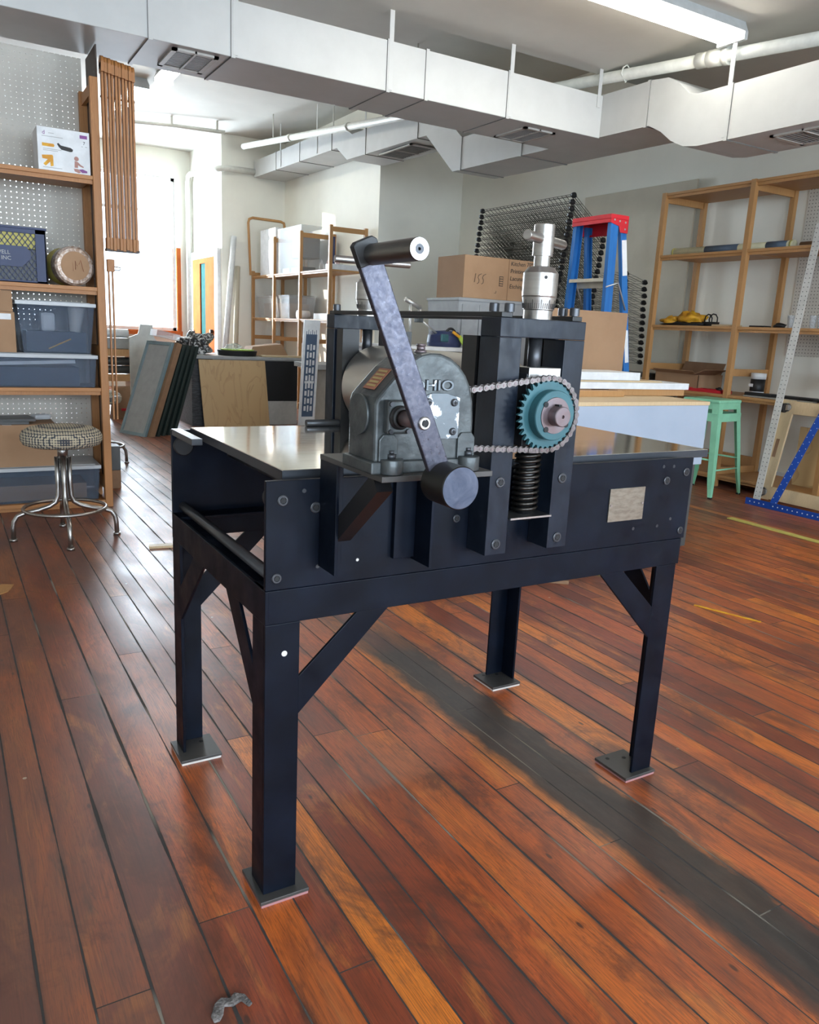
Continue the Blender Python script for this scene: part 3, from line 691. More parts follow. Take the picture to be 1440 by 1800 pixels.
# rollers
rl = MB().lathe([(0, 0), (0.108, 0), (0.113, 0.004), (0.113, 0.576), (0.108, 0.58), (0, 0.58)], (1.077, 1.43, 1.0225), (0, 1, 0), 96).build('top_roller', M['roller'], press)
MB().cyl((1.077, 1.37, 1.026), (1.077, 2.11, 1.026), 0.024, n=28).build('roller_axle', M['machined'], press)
MB().cyl((1.077, 1.43, 0.800), (1.077, 2.01, 0.800), 0.085, n=48).build('bottom_roller', M['bolt'], press)
# roller frames
def roller_frame(y0, y1, front):
    for a, b in ((0.965, 1.020), (1.134, 1.189)):
        p = MB().box(a, b, y0, y1, 0.724 if front else 0.70, 1.1775).build('frame_post', M['frame_steel'], press, bevel=0.0015)
        if front:
            for z in (0.882, 0.748): socket((a+b)/2-0.001, z, y0, 0.0115, p)
    cr = MB().box(0.965, 1.189, y0, y1, 1.178, 1.216).build('crown_bar', M['frame_steel'], press, bevel=0.0015)
    return cr
cf = roller_frame(1.291, 1.3595, True); cb = roller_frame(2.067, 2.118, False)
# second row of posts inside the plates
MB().box(0.967, 1.018, 1.3735, 1.425, 0.70, 1.178).box(1.136, 1.187, 1.3735, 1.425, 0.70, 1.178).build('inner_post', M['black'], press)
MB().box(0.967, 1.018, 2.014, 2.052, 0.70, 1.178).box(1.136, 1.187, 2.014, 2.052, 0.70, 1.178).build('inner_post', M['black'], press)
MB().box(0.972, 0.999, 1.300, 2.116, 1.2165, 1.2265).build('tie_bar', M['black'], press, bevel=0.001)
MB().box(1.158, 1.184, 1.300, 2.116, 1.2165, 1.2265).build('tie_bar', M['black'], press, bevel=0.001)
def capbolt(x, y, z, r=0.0095, h=0.019):
    MB().lathe([(r*0.55, -0.004), (r*0.55, 0.002), (r, 0.002), (r, h-0.0015), (r*0.9, h), (r*0.5, h), (r*0.5, h-0.006), (0, h-0.006)], (x, y, z), (0, 0, 1), 20).build('cap_bolt', M['bolt'], press)
for x, y in ((0.985, 1.345), (0.999, 1.312), (1.168, 1.345), (1.172, 1.312), (0.985, 2.095), (1.171, 2.095)): capbolt(x, y, 1.2255, 0.0105)
def micrometer(cx, cy, a, b):
    m = MB().lathe([(0, 0), (0.0300, 0), (0.0300, 0.018), (0.0320, 0.0195), (0.0352, 0.044), (0.0362, 0.047), (0.0362, 0.092), (0.0270, 0.104), (0.0165, 0.106), (0.0165, 0.127), (0, 0.127)], (cx, cy, 1.2162), (0, 0, 1), 56).build('pressure_dial', M['machined'], press)
    t = MB()
    for i in range(48):
        q = 2*pi*i/48
        c, s_ = cos(q), sin(q); l = 0.022 if i % 4 == 0 else 0.013
        p0 = Vector((cx+c*0.0326, cy+s_*0.0326, 1.2162+0.0215)); p1 = p0 + Vector((c*0.130, s_*0.130, 1)).normalized()*l*0.8
        t.bar(p0, p1, 0.0009, 0.0009, (c, s_, 0))
    t.build('dial_marks', M['ink'], m)
    q = atan2(-cy, -cx)+0.30
    MB().cyl((cx+cos(q)*0.034, cy+sin(q)*0.034, 1.299), (cx+cos(q)*0.0367, cy+sin(q)*0.0367, 1.299), 0.0036, n=14).build('pin_hole', M['hole'], m)
    hd = MB().lathe([(0, 0), (0.0212, 0), (0.0212, 0.060), (0.0190, 0.0620), (0.0155, 0.0620), (0.0140, 0.058), (0, 0.058)], (cx, cy, 1.3425), (0, 0, 1), 40).build('handle_hub', M['machined'], press)
    MB().cyl(a, b, 0.0100, n=20).build('t_bar', M['machined'], hd, bevel=0.0015)
    MB().cyl((cx, cy, 1.10), (cx, cy, 1.178), 0.0145, n=24).build('pressure_screw', M['bolt'], press)
c0 = Vector((1.083, 1.325, 1.375)); dr = (Vector((1.226, 1.404, 1.375))-Vector((0.998, 1.303, 1.375))).normalized()
dr = Vector((0.90, 0.43, 0)).normalized()
micrometer(1.083, 1.325, c0-dr*0.078, c0+dr*0.098)
c1 = Vector((1.083, 2.092, 1.368)); micrometer(1.083, 2.092, c1+Vector((-0.105, 0.012, 0.0)), c1+Vector((0.125, -0.012, 0)))
# bearing blocks, springs
for y0, y1, n_ in ((1.296, 1.352, 1), (2.070, 2.114, 0)):
    MB().box(1.0445, 1.110, y0, y1, 0.955, 1.106).build('bearing_block', M['bolt'], press, bevel=0.001)
    MB().box(1.046, 1.131, y0-0.004, y1+0.002, 1.093, 1.119).build('bearing_cap', M['machined'], press, bevel=0.0012)
sy, sr = 1.322, 0.0275; n_t = 11
pts = [(1.086+cos(2*pi*i/20)*sr, sy+sin(2*pi*i/20)*sr*0.86, 0.808+0.128*i/(20*n_t)) for i in range(20*n_t+1)]
MB().tube(pts, 0.0042, 8).build('return_spring', M['spring'], press)
MB().box(1.0215, 1.1335, 1.284, 1.352, 0.799, 0.803).build('spring_seat', M['machined'], press)
MB().cyl((1.086, sy, 0.79), (1.086, sy, 0.95), 0.018, n=20).build('spring_core', M['black'], press)
MB().lathe([(0, 0), (0.031, 0), (0.031, 0.006), (0, 0.006)], (1.086, sy, 0.940), (0, 0, 1), 32).build('spring_cap', M['bush'], press)
# sprocket, hub, chain
SX, SZ, SY = 1.077, 1.026, 1.262
def gear(name, cx, cz, r, nt, y0, y1, mat, parent):
    poly = []
    for i in range(nt):
        for f, rr in ((-0.30, r-0.0095), (-0.17, r-0.004), (-0.07, r+0.0005), (0.07, r+0.0005), (0.17, r-0.004), (0.30, r-0.0095)):
            a = 2*pi*(i+f)/nt; poly.append((cx+cos(a)*rr, cz+sin(a)*rr))
    return MB().prism(poly, 'y', y0, y1).build(name, mat, parent)
sk = gear('drive_sprocket', SX, SZ, 0.0765, 34, SY-0.004, SY+0.004, M['teal'], press)
MB().lathe([(0.0515, 0), (0.0515, 0.020), (0.0500, 0.022), (0.0375, 0.022), (0.0375, 0.0215)], (SX, SY-0.004, SZ), (0, -1, 0), 56).build('sprocket_hub', M['teal'], sk)
MB().lathe([(0.0375, 0), (0.0370, 0.0235), (0, 0.0235)], (SX, SY-0.004, SZ), (0, -1, 0), 48).build('taper_bush', M['bush'], sk)
MB().lathe([(0.0205, 0), (0.0205, 0.022), (0.0190, 0.0235), (0.0035, 0.0235), (0.003, 0.019), (0, 0.019)], (SX, SY-0.0275, SZ), (0, -1, 0), 36).build('shaft_end', M['bush'], sk)
MB().box(SX-0.004, SX+0.004, SY-0.040, SY-0.0275, SZ+0.0145, SZ+0.0235).build('shaft_key', M['hole'], sk)
mb = MB()
for a in (140, 232, -32): mb.cyl((SX+cos(radians(a))*0.0355, SY-0.0265, SZ+sin(radians(a))*0.0355), (SX+cos(radians(a))*0.0355, SY-0.0284, SZ+sin(radians(a))*0.0355), 0.0058, n=16)
mb.build('bush_screw_hole', M['hole'], sk)
gear('small_sprocket', 0.72, 1.012, 0.0430, 18, SY-0.004, SY+0.004, M['bolt'], press)
# chain path
R1, R0 = 0.0745, 0.0420; A = Vector((0.72, 1.012)); B = Vector((SX, SZ)); D = (B-A).length
th = atan2(B.y-A.y, B.x-A.x); ph = math.asin((R1-R0)/D)
path = []
def arc(c, r, a0, a1):
    n = int(abs(a1-a0)*r/0.002)+2
    for i in range(n+1): a = a0+(a1-a0)*i/n; path.append(Vector((c.x+cos(a)*r, c.y+sin(a)*r)))
arc(B, R1, th+pi/2+ph, th-pi/2-ph); arc(A, R0, th-pi/2-ph, th+pi/2+ph-2*pi); path.append(path[0].copy())
Ls = [0]
for p, q in zip(path[:-1], path[1:]): Ls.append(Ls[-1]+(q-p).length)
nl = 2*round(Ls[-1]/0.0143/2); pts = []
for i in range(nl):
    t = Ls[-1]*i/nl; k = 0
    while Ls[k+1] < t: k += 1
    f = (t-Ls[k])/(Ls[k+1]-Ls[k]); pts.append(path[k].lerp(path[k+1], f))
mb = MB(); pn = MB()
for i in range(nl):
    p, q = pts[i], pts[(i+1) % nl]; d = q-p; L = d.length; d.normalize(); nn = Vector((-d.y, d.x)); rr = 0.0060; pol = []
    for j in range(7): a = pi/2+pi*j/6; pol.append(p + d*(cos(a)*rr) + nn*(sin(a)*rr))
    pol.append(p.lerp(q, 0.5)-nn*0.0036)
    for j in range(7): a = -pi/2+pi*j/6; pol.append(q + d*(cos(a)*rr) + nn*(sin(a)*rr))
    pol.append(p.lerp(q, 0.5)+nn*0.0036)
    yy = 0.0075 if i % 2 else 0.0058
    poly = [(v.x, v.y) for v in pol]
    for s_ in (-1, 1):
        a = SY+s_*yy; mb.prism(poly, 'y', min(a, a+s_*0.0015), max(a, a+s_*0.0015))
    pn.cyl((p.x, SY-0.0098, p.y), (p.x, SY+0.0098, p.y), 0.0025, n=10); pn.cyl((p.x, SY-0.0055, p.y), (p.x, SY+0.0055, p.y), 0.0042, n=10)
ch = mb.build('drive_chain', M['chain'], press); pn.build('chain_pins', M['bush'], ch)
# gearbox shelf
MB().box(0.612, 0.836, 1.112, 1.36, 0.935, 0.945).build('gearbox_shelf', M['footpad'], press, bevel=0.001)
MB().box(0.613, 0.6195, 1.286, 1.360, 0.723, 0.935).box(0.6195, 0.660, 1.3540, 1.360, 0.723, 0.935).build('shelf_bracket', M['steel'], press, bevel=0.0008)
MB().box(0.8235, 0.830, 1.286, 1.360, 0.716, 0.935).box(0.775, 0.8235, 1.3465, 1.360, 0.723, 0.935).build('shelf_bracket', M['steel'], press, bevel=0.0008)
MB().bar((0.634, 1.150, 0.928), (0.634, 1.305, 0.802), 0.030, 0.036, (0, 1, 1)).build('diagonal_strut', M['black'], press)
# gearbox
gx = MB().prism([(0.609, 0.962), (0.608, 1.060), (0.612, 1.072), (0.655, 1.118), (0.676, 1.134), (0.694, 1.143), (0.712, 1.1465), (0.732, 1.1455), (0.752, 1.139), (0.770, 1.127), (0.785, 1.110), (0.796, 1.090), (0.803, 1.064), (0.806, 1.030), (0.806, 0.962)], 'y', 1.138, 1.236)
gb = gx.build('gearbox', M['cast'], press, bevel=0.006, seg=3)
MB().prism([(0.602, 0.945), (0.602, 0.966), (0.813, 0.966), (0.813, 0.945)], 'y', 1.132, 1.244).build('gearbox_base', M['cast'], gb, bevel=0.003)
for x, y in ((0.640, 1.134), (0.795, 1.134), (0.640, 1.240), (0.795, 1.240)):
    MB().cyl((x, y, 0.9455), (x, y, 0.971), 0.021, n=28).build('mounting_lug', M['cast'], gb, bevel=0.002)
    MB().cyl((x, y, 0.971), (x, y, 0.979), 0.0085, n=6).cyl((x, y, 0.979), (x, y, 0.985), 0.005, n=12).build('lug_bolt', M['bolt'], gb)
for x in (0.634, 0.790):
    MB().prism([(x-0.018, 0.966), (x-0.018, 1.003), (x-0.010, 1.012), (x+0.010, 1.012), (x+0.018, 1.003), (x+0.018, 0.966)], 'y', 1.1335, 1.140).build('corner_rib', M['cast'], gb, bevel=0.002)
MB().prism([(0.692, 1.001), (0.692, 1.072), (0.715, 1.080), (0.745, 1.080), (0.772, 1.072), (0.772, 1.001)], 'y', 1.1345, 1.139).build('cover_plate', M['cover'], gb, bevel=0.001)
for x, z in ((0.760, 1.064), (0.760, 1.014), (0.708, 1.065), (0.708, 1.012)):
    MB().lathe([(0.0068, 0), (0.0066, 0.002), (0.005, 0.0038), (0, 0.0043)], (x, 1.1345, z), (0, -1, 0), 18).build('cover_screw', M['bolt'], gb)
    MB().box(x-0.0032, x+0.0032, 1.1298, 1.1303, z-0.0007, z+0.0007).box(x-0.0007, x+0.0007, 1.1298, 1.1303, z-0.0032, z+0.0032).build('screw_slot', M['hole'], gb)
text('letter_outline', 'OHIO', 0.0245, (0.7590, 1.1378, 1.0845), (1, 0, 0), (0, 0, 1), M['hole'], gb, 0.0006, 0.0014, sx=1.32, align='RIGHT')
text('raised_letters', 'OHIO', 0.0245, (0.7590, 1.1372, 1.0845), (1, 0, 0), (0, 0, 1), M['cover'], gb, 0.0022, 0.0002, sx=1.32, align='RIGHT')
MB().box(0.624, 0.668, 1.122, 1.139, 1.013, 1.069).build('shaft_flange', M['cast'], gb, bevel=0.005, seg=3)
MB().lathe([(0, 0), (0.020, 0), (0.020, 0.004), (0.0185, 0.006), (0.017, 0.010), (0.014, 0.011), (0.014, 0.015)], (0.6460, 1.122, 1.041), (0, -1, 0), 32).build('shaft_seal', M['blackp'], gb)
for x in (0.6295, 0.6625):
    for z in (1.018, 1.063): MB().cyl((x, 1.122, z), (x, 1.118, z), 0.004, n=10).build('flange_bolt', M['bolt'], gb)
MB().cyl((0.6460, 1.120, 1.041), (0.6460, 1.056, 1.041), 0.0125, n=24).build('input_shaft', M['bush'], press)
MB().cyl((0.603, 1.190, 1.040), (0.609, 1.190, 1.040), 0.034, n=32).build('end_cap', M['cast'], gb)
MB().cyl((0.714, 1.178, 1.144), (0.714, 1.178, 1.149), 0.010, n=20).cyl((0.714, 1.178, 1.149), (0.714, 1.178, 1.156), 0.0075, n=6).cyl((0.714, 1.178, 1.156), (0.714, 1.178, 1.160), 0.0085, n=4).build('filler_plug', M['bush'], gb)
# tag on the sloping shoulder
e0 = Vector((0.614, 0, 1.0745)); e1 = Vector((0.655, 0, 1.118)); dd = (e1-e0).normalized(); up = Vector((-dd.z, 0, dd.x))
p0 = e0+dd*0.010+Vector((0, 1.187, 0))+up*0.0012; p1 = e0+dd*0.056+Vector((0, 1.187, 0))+up*0.0012
tg = MB().bar(p0, p1, 0.040, 0.0012, up).build('maker_tag', M['redplate'], gb)
mb = MB()
for k in range(5):
    a = 0.0155+k*0.008; mb.bar(e0+dd*a+Vector((0, 1.187, 0))+up*0.0020, e0+dd*(a+0.0045)+Vector((0, 1.187, 0))+up*0.0020, 0.030, 0.0005, up)
mb.build('tag_lines', M['goldtag'], tg)
# crank
n2 = Vector((0.416, 0, -0.909)); w2 = Vector((0.909, 0, 0.416)); topc = Vector((0.5305, 0, 1.304)); botc = Vector((0.680, 0, 0.968)); hw = 0.0193
pol = []
for p in (topc-w2*hw+n2*0.006, topc-w2*(hw-0.006), topc+w2*(hw-0.008), topc+w2*hw+n2*0.008, botc+w2*hw, botc-w2*hw): pol.append((p.x, p.z))
ar = MB().prism(pol, 'y', 1.0455, 1.057).build('crank_arm', M['hand'], press, bevel=0.0018)
MB().prism([(topc.x-w2.x*hw*1.03+n2.x*0.004, topc.z-w2.z*hw*1.03+n2.z*0.004), (topc.x-w2.x*hw*0.7, topc.z-w2.z*hw*0.7), (topc.x+w2.x*hw*0.72, topc.z+w2.z*hw*0.72), (topc.x+w2.x*hw*1.03+n2.x*0.006, topc.z+w2.z*hw*1.03+n2.z*0.006), (topc.x+w2.x*hw*1.03+n2.x*0.036, topc.z+w2.z*hw*1.03+n2.z*0.036), (topc.x-w2.x*hw*1.03+n2.x*0.036, topc.z-w2.z*hw*1.03+n2.z*0.036)], 'y', 1.0445, 1.058).build('arm_end_wrap', M['black'], ar, bevel=0.0015)
hx, hz = 0.5455, 1.284
hn = MB().lathe([(0, 0), (0.0150, 0), (0.0150, 0.128), (0.0142, 0.130)], (hx, 1.046, hz), (0, -1, 0), 40).build('crank_handle', M['pipehandle'], press)
MB().lathe([(0.0142, 0.1295), (0.0142, 0.1305), (0.0066, 0.1305), (0.0066, 0.1295)], (hx, 1.046, hz), (0, -1, 0), 40).build('cut_end', M['bright'], hn)
MB().lathe([(0.0066, 0.1290), (0.0064, 0.1300), (0.0022, 0.1300), (0.0018, 0.125), (0, 0.125)], (hx, 1.046, hz), (0, -1, 0), 24).build('end_bolt', M['bolt'], hn)
MB().lathe([(0.0105, 0), (0.0105, 0.003), (0.0090, 0.0042), (0.0062, 0.0042), (0.0055, 0.001), (0, 0.001)], (0.6460, 1.0455, 1.041), (0, -1, 0), 28).build('crank_bolt', M['machined'], ar)
MB().cyl((0.6460, 1.0445, 1.041), (0.6460, 1.0411, 1.041), 0.0052, n=6).build('hex_socket', M['hole'], ar)
cw = MB().lathe([(0.0335, 0), (0.0347, 0.0015), (0.0347, 0.064), (0, 0.064)], (0.6905, 0.998, 0.944), (0, 1, 0), 64).build('counterweight', M['cwside'], press)
MB().lathe([(0, 0), (0.0333, 0), (0.0337, 0.001)], (0.6905, 0.9975, 0.944), (0, 1, 0), 64).build('weight_face', M['cweight'], cw)
# lever resting on the far rail
MB().cyl((0.868, 2.028, 0.9175), (0.985, 2.028, 0.9175), 0.0095, n=18).build('side_lever', M['bolt'], press, bevel=0.001)
# ------------------------------------------------------------------ slatted pine shelf units
def shelf_unit(name, label, cat, frames, levels, x0, x1, axis, mat, matb, ztop=2.49, post=0.045, zt=0.022, board_mat_axis=None, group=None, tops=True):
    """frames: positions of side frames along the run; x0..x1 is the depth range across the run"""
    mid = (frames[0]+frames[-1])/2
    loc = ((x0+x1)/2, mid, 0) if axis == 'y' else (mid, (x0+x1)/2, 0)
    t = thing(name, label, cat, loc, group)
    def bx(mb, a0, a1, d0, d1, z0, z1):
        if axis == 'y': mb.box(d0, d1, a0, a1, z0, z1)
        else: mb.box(a0, a1, d0, d1, z0, z1)
        return mb
    for i, a in enumerate(frames):
        zt_ = ztop[i] if isinstance(ztop, (list, tuple)) else ztop
        for d in (x0, x1-post): bx(MB(), a-post/2, a+post/2, d, d+post, 0, zt_).build('post', M[mat], t, bevel=0.002)
        for z in (0.16, 1.0, zt_-0.02): bx(MB(), a-0.011, a+0.011, x0+post, x1-post, z-0.06, z).build('cross_rail', M[mat], t)
    for z, a, b in levels:
        o = bx(MB(), a+post/2, b-post/2, x0+0.006, x1-0.012, z-zt, z).build('shelf_board', M[matb], t, bevel=0.0015)
        bx(MB(), a+post/2, b-post/2, x0+0.02, x0+0.045, z-zt-0.022, z-zt).build('shelf_batten', M[mat], o)
    return t
RA, RB, RC, RD = 5.345, 4.425, 3.50, 2.58
rs = shelf_unit('shelf_unit', 'long open pine shelf unit along the right wall behind the mint stool', 'shelf unit', [RA, RB, RC, RD],
    [(z, a, b) for (a, b) in ((RD, RC), (RC, RB), (RB, RA)) for z in (0.105, 0.785, 1.345, 1.955, 2.485)], 5.70, 6.26, 'y', 'pine', 'pinex')
bs_ = shelf_unit('shelf_unit', 'distant pine shelf unit on the lit wall behind the crank handle', 'shelf unit', [9.755, 10.74, 11.76, 12.70],
    [(z, a, b) for (a, b) in ((9.755, 10.74), (10.74, 11.76), (11.76, 12.70)) for z in (0.10, 0.62, 1.275, 1.92)], 4.45, 5.00, 'y', 'pine', 'pinex', ztop=[2.465, 2.465, 2.46, 2.0])
ls = shelf_unit('shelf_unit', 'tall amber pine shelf unit at the left edge packed with boxes and totes', 'shelf unit', [-0.10, 0.873],
    [(z, -0.10, 0.873) for z in (0.045, 0.748, 1.345, 1.970)], 5.166, 5.59, 'x', 'pineo', 'pineox', ztop=2.50)
MB().box(0.897, 0.905, 5.225, 5.56, 0.06, 2.685).build('side_panel', M['hard'], ls)
mb = MB()
for z in (2.42, 2.36): mb.cyl((0.8965, 5.34, z), (0.8935, 5.34, z), 0.010, n=10)
mb.build('panel_screws', M['machined'], ls)
# perforated board behind the left unit
tag(MB().box(-0.9, 0.880, 5.618, 5.624, 0.05, 2.70).build('pegboard', M['pegw'], keep=True), 'large perforated grey board standing behind the left shelf unit', 'pegboard')
tag(MB().box(6.285, 6.299, 1.6, 4.33, 1.13, 2.52).build('pegboard', M['pegr'], keep=True), 'white pegboard fixed to the right wall behind the shelf unit', 'pegboard')

# ------------------------------------------------------------------ left unit: what stands on it
def carton(name, label, x0, x1, y0, y1, z0, z1, mat='card', group=None, tape=True, cat='box'):
    t = thing(name, label, cat, ((x0+x1)/2, (y0+y1)/2, z0), group)
    MB().box(x0, x1, y0, y1, z0, z1).build('carton', M[mat], t, bevel=0.002)
    if tape: MB().box((x0+x1)/2-0.025, (x0+x1)/2+0.025, y0-0.0008, y1+0.0008, z1-0.0005, z1+0.0006).build('tape', M['lid'], t)
    return t
wb = thing('printed_box', 'white product box with an orange arrow on the top left shelf', 'box', (0.70, 5.29, 1.972))
MB().box(0.566, 0.842, 5.19, 5.40, 1.972, 2.200).build('carton', M['white'], wb, bevel=0.0015)
fy = 5.1893
mb = MB(); mb.prism([(0.590, 2.098), (0.650, 2.098), (0.655, 2.106), (0.650, 2.115), (0.590, 2.115)], 'y', fy, fy+0.0006).build('orange_bar', M['amber'], wb)
mb = MB(); cx, cz = 0.613, 2.020
mb.prism([(0.586, 2.050), (0.640, 2.056), (0.645, 2.050), (0.645, 1.998), (0.630, 1.994), (0.628, 2.018), (0.604, 1.994), (0.592, 2.004), (0.616, 2.030), (0.588, 2.032)], 'y', fy, fy+0.0006).build('orange_arrow', M['amber'], wb)
MB().prism([(0.668, 2.118), (0.675, 2.124), (0.688, 2.112), (0.740, 2.106), (0.752, 2.098), (0.748, 2.086), (0.736, 2.084), (0.690, 2.090), (0.676, 2.104)], 'y', fy, fy+0.0006).build('printed_gadget', M['ink'], wb)
MB().box(0.790, 0.830, fy, fy+0.0006, 2.164, 2.182).build('purple_label', M['purple'], wb)
text('print_letter', 'd', 0.030, (0.592, fy, 2.160), (1, 0, 0), (0, 0, 1), M['purple'], wb)
text('print_number', '7', 0.024, (0.806, fy, 2.132), (1, 0, 0), (0, 0, 1), M['ink'], wb)
mb = MB()
for z, a, b in ((2.168, 0.625, 0.654), (2.150, 0.590, 0.700), (2.084, 0.594, 0.690), (2.076, 0.594, 0.672), (1.986, 0.590, 0.690), (2.120, 0.797, 0.806), (2.120, 0.817, 0.828)): mb.box(a, b, fy, fy+0.0006, z, z+0.0028)
mb.build('print_lines', M['grey'], wb)
mb = MB().cyl((0.768, fy, 2.052), (0.768, fy+0.0006, 2.052), 0.0125, n=16)
mb.prism([(0.758, 2.040), (0.775, 2.036), (0.790, 2.022), (0.806, 2.014), (0.804, 2.008), (0.784, 2.014), (0.776, 2.020), (0.774, 2.004), (0.756, 2.004)], 'y', fy, fy+0.0006)
mb.prism([(0.752, 1.998), (0.776, 1.998), (0.790, 1.982), (0.778, 1.976), (0.756, 1.984)], 'y', fy, fy+0.0006).build('printed_child', M['skin'], wb)
mb = MB().prism([(0.778, 1.996), (0.800, 2.000), (0.824, 1.992), (0.824, 1.982), (0.796, 1.980)], 'y', fy, fy+0.0006).build('printed_tray', M['purple'], wb)

# milk crate with diamond lattice
cr = thing('milk_crate', 'navy plastic milk crate full of papers on the left shelf unit', 'crate', (0.40, 5.35, 1.346))
x0, x1, y0, y1, z0, z1 = 0.215, 0.582, 5.185, 5.53, 1.346, 1.652
mb = MB()
for a, b in ((x0, x0+0.045), (x1-0.055, x1)):
    mb.box(a, b, y0, y0+0.008, z0, z1); mb.box(a, b, y1-0.008, y1, z0, z1)
for ya, yb in ((y0, y0+0.05), (y1-0.05, y1)): mb.box(x0, x0+0.008, ya, yb, z0, z1); mb.box(x1-0.008, x1, ya, yb, z0, z1)
for za, zb in ((z0, z0+0.012), (z1-0.035, z1)): mb.box(x0, x1, y0, y0+0.008, za, zb).box(x0, x1, y1-0.008, y1, za, zb).box(x0, x0+0.008, y0, y1, za, zb).box(x1-0.008, x1, y0, y1, za, zb)
mb.box(x0, x1, y0, y1, z0, z0+0.006); mb.box(x0-0.006, x1+0.006, y0-0.006, y0, z1-0.012, z1).box(x0-0.006, x1+0.006, y1, y1+0.006, z1-0.012, z1).box(x1, x1+0.006, y0, y1, z1-0.012, z1)
mb.build('crate_frame', M['navy'], cr, bevel=0.0015)
lat = MB(); a0, a1 = x0+0.045, x1-0.055; za, zb = z0+0.012, z1-0.035
def clipseg(xa, zA, xb, zB):
    t0, t1 = 0.0, 1.0
    for p, q, lo, hi in ((xa, xb, a0, a1), (zA, zB, za, zb)):
        dlt = q-p
        if abs(dlt) < 1e-9: continue
        u, v = (lo-p)/dlt, (hi-p)/dlt
        if u > v: u, v = v, u
        t0, t1 = max(t0, u), min(t1, v)
    if t0 < t1: lat.bar((xa+(xb-xa)*t0, y0+0.004, zA+(zB-zA)*t0), (xa+(xb-xa)*t1, y0+0.004, zA+(zB-zA)*t1), 0.004, 0.0035, (0, 1, 0))
for i in range(-14, 26):
    xs = a0+i*0.030
    clipseg(xs, za, xs+0.19, zb); clipseg(xs+0.19, za, xs, zb)
lat.build('lattice', M['navy'], cr)
MB().prism([(a0, 1.545), (0.478, 1.545), (0.500, 1.515), (0.500, 1.480), (0.450, 1.432), (a0, 1.432)], 'y', y0-0.001, y0+0.002).build('crate_panel', M['navy'], cr)
text('crate_letters', 'WELL', 0.030, (0.318, y0-0.0016, 1.497), (1, 0, 0), (0, 0, 1), M['grey'], cr)
text('crate_letters', 'INC', 0.030, (0.346, y0-0.0016, 1.466), (1, 0, 0), (0, 0, 1), M['grey'], cr)
tag(MB().box(0.235, 0.545, 5.200, 5.235, 1.535, 1.618).build('paper_stack', M['yellow']), 'yellow papers showing at the top of the navy milk crate', 'papers')
tag(MB().box(0.24, 0.54, 5.205, 5.50, 1.353, 1.530).build('dark_folder', M['black']), 'dark folders filling the lower half of the navy milk crate', 'folder')
# wrapped roll of material
rt = thing('wrapped_reel', 'round cardboard-ended reel in crinkled wrap beside the navy crate', 'reel', (0.73, 5.30, 1.345))
ax = Vector((-0.18, 1, 0)).normalized(); o = Vector((0.736, 5.195, 1.460))
MB().lathe([(0, 0), (0.082, 0), (0.082, 0.0015)], o-ax*0.002, ax, 48).build('cardboard_end', M['card'], rt)
MB().lathe([(0.080, -0.001), (0.100, 0.002), (0.112, 0.012), (0.1135, 0.05), (0.112, 0.085), (0.10, 0.09), (0, 0.09)], o, ax, 40).build('plastic_wrap', M['wrap'], rt)
MB().lathe([(0, 0.092), (0.108, 0.092), (0.110, 0.20), (0, 0.20)], o, ax, 40).build('yellow_roll', M['yellow'], rt)
mb = MB()
q = o-ax*0.0036
for p in ([(-0.045, -0.03), (-0.035, 0.02), (-0.03, -0.01), (-0.015, 0.03), (-0.012, -0.03)], [(0.0, -0.02), (0.0, 0.03), (0.01, 0.0)], [(0.02, 0.01), (0.03, 0.035), (0.045, -0.03)]):
    mb.tube([q+Vector((a, 0, b)) for a, b in p], 0.0012, 5)
mb.build('pen_marks', M['inkred'], rt)

def tote(name, label, x0, x1, y0, y1, z0, z1, mat='clear', lidm='lid', taper=0.02, lid=True, group=None, cat='storage tote', rib=0):
    t = thing(name, label, cat, ((x0+x1)/2, (y0+y1)/2, z0), group)
    tk = 0.0035; zt = z1-0.022 if lid else z1; mb = MB()
    def shell(i, rev):
        a = taper
        return [(x0+a+i, y0+a+i, z0+(i and tk)), (x1-a-i, y0+a+i, z0+(i and tk)), (x1-a-i, y1-a-i, z0+(i and tk)), (x0+a+i, y1-a-i, z0+(i and tk)), (x0+0.008+i, y0+0.008+i, zt), (x1-0.008-i, y0+0.008+i, zt), (x1-0.008-i, y1-0.008-i, zt), (x0+0.008+i, y1-0.008-i, zt)]
    mb.add(shell(0, 0)+shell(tk, 1), [(3, 2, 1, 0), (0, 1, 5, 4), (1, 2, 6, 5), (2, 3, 7, 6), (3, 0, 4, 7), (8, 9, 10, 11), (12, 13, 9, 8), (13, 14, 10, 9), (14, 15, 11, 10), (15, 12, 8, 11), (4, 5, 13, 12), (5, 6, 14, 13), (6, 7, 15, 14), (7, 4, 12, 15)])
    mb.build('tub', M[mat], t)
    if rib:
        rb = MB()
        for i in range(rib):
            x = x0+0.05+(x1-x0-0.1)*i/(rib-1); rb.box(x-0.004, x+0.004, y0+0.004, y0+0.020, z0+0.05, zt-0.03)
        rb.build('ribs', M[mat], t)
    if lid: MB().box(x0, x1, y0, y1, zt-0.004, z1-0.004).box(x0+0.03, x1-0.03, y0+0.03, y1-0.03, z1-0.004, z1).build('lid', M[lidm], t, bevel=0.004)
    else: MB().box(x0, x1, y0, y0+0.012, zt-0.012, zt).box(x0, x1, y1-0.012, y1, zt-0.012, zt).box(x0, x0+0.012, y0, y1, zt-0.012, zt).box(x1-0.012, x1, y0, y1, zt-0.012, zt).build('rim', M[lidm], t)
    return t
tote('clear_tote', 'flat clear tote with slate fabric, below the deeper tote on the left unit', 0.10, 0.840, 5.18, 5.56, 0.749, 0.948)
tag(MB().box(0.14, 0.735, 5.215, 5.50, 0.757, 0.865).build('folded_fabric', M['slate']), 'slate fabric folded in the flat clear tote', 'fabric')
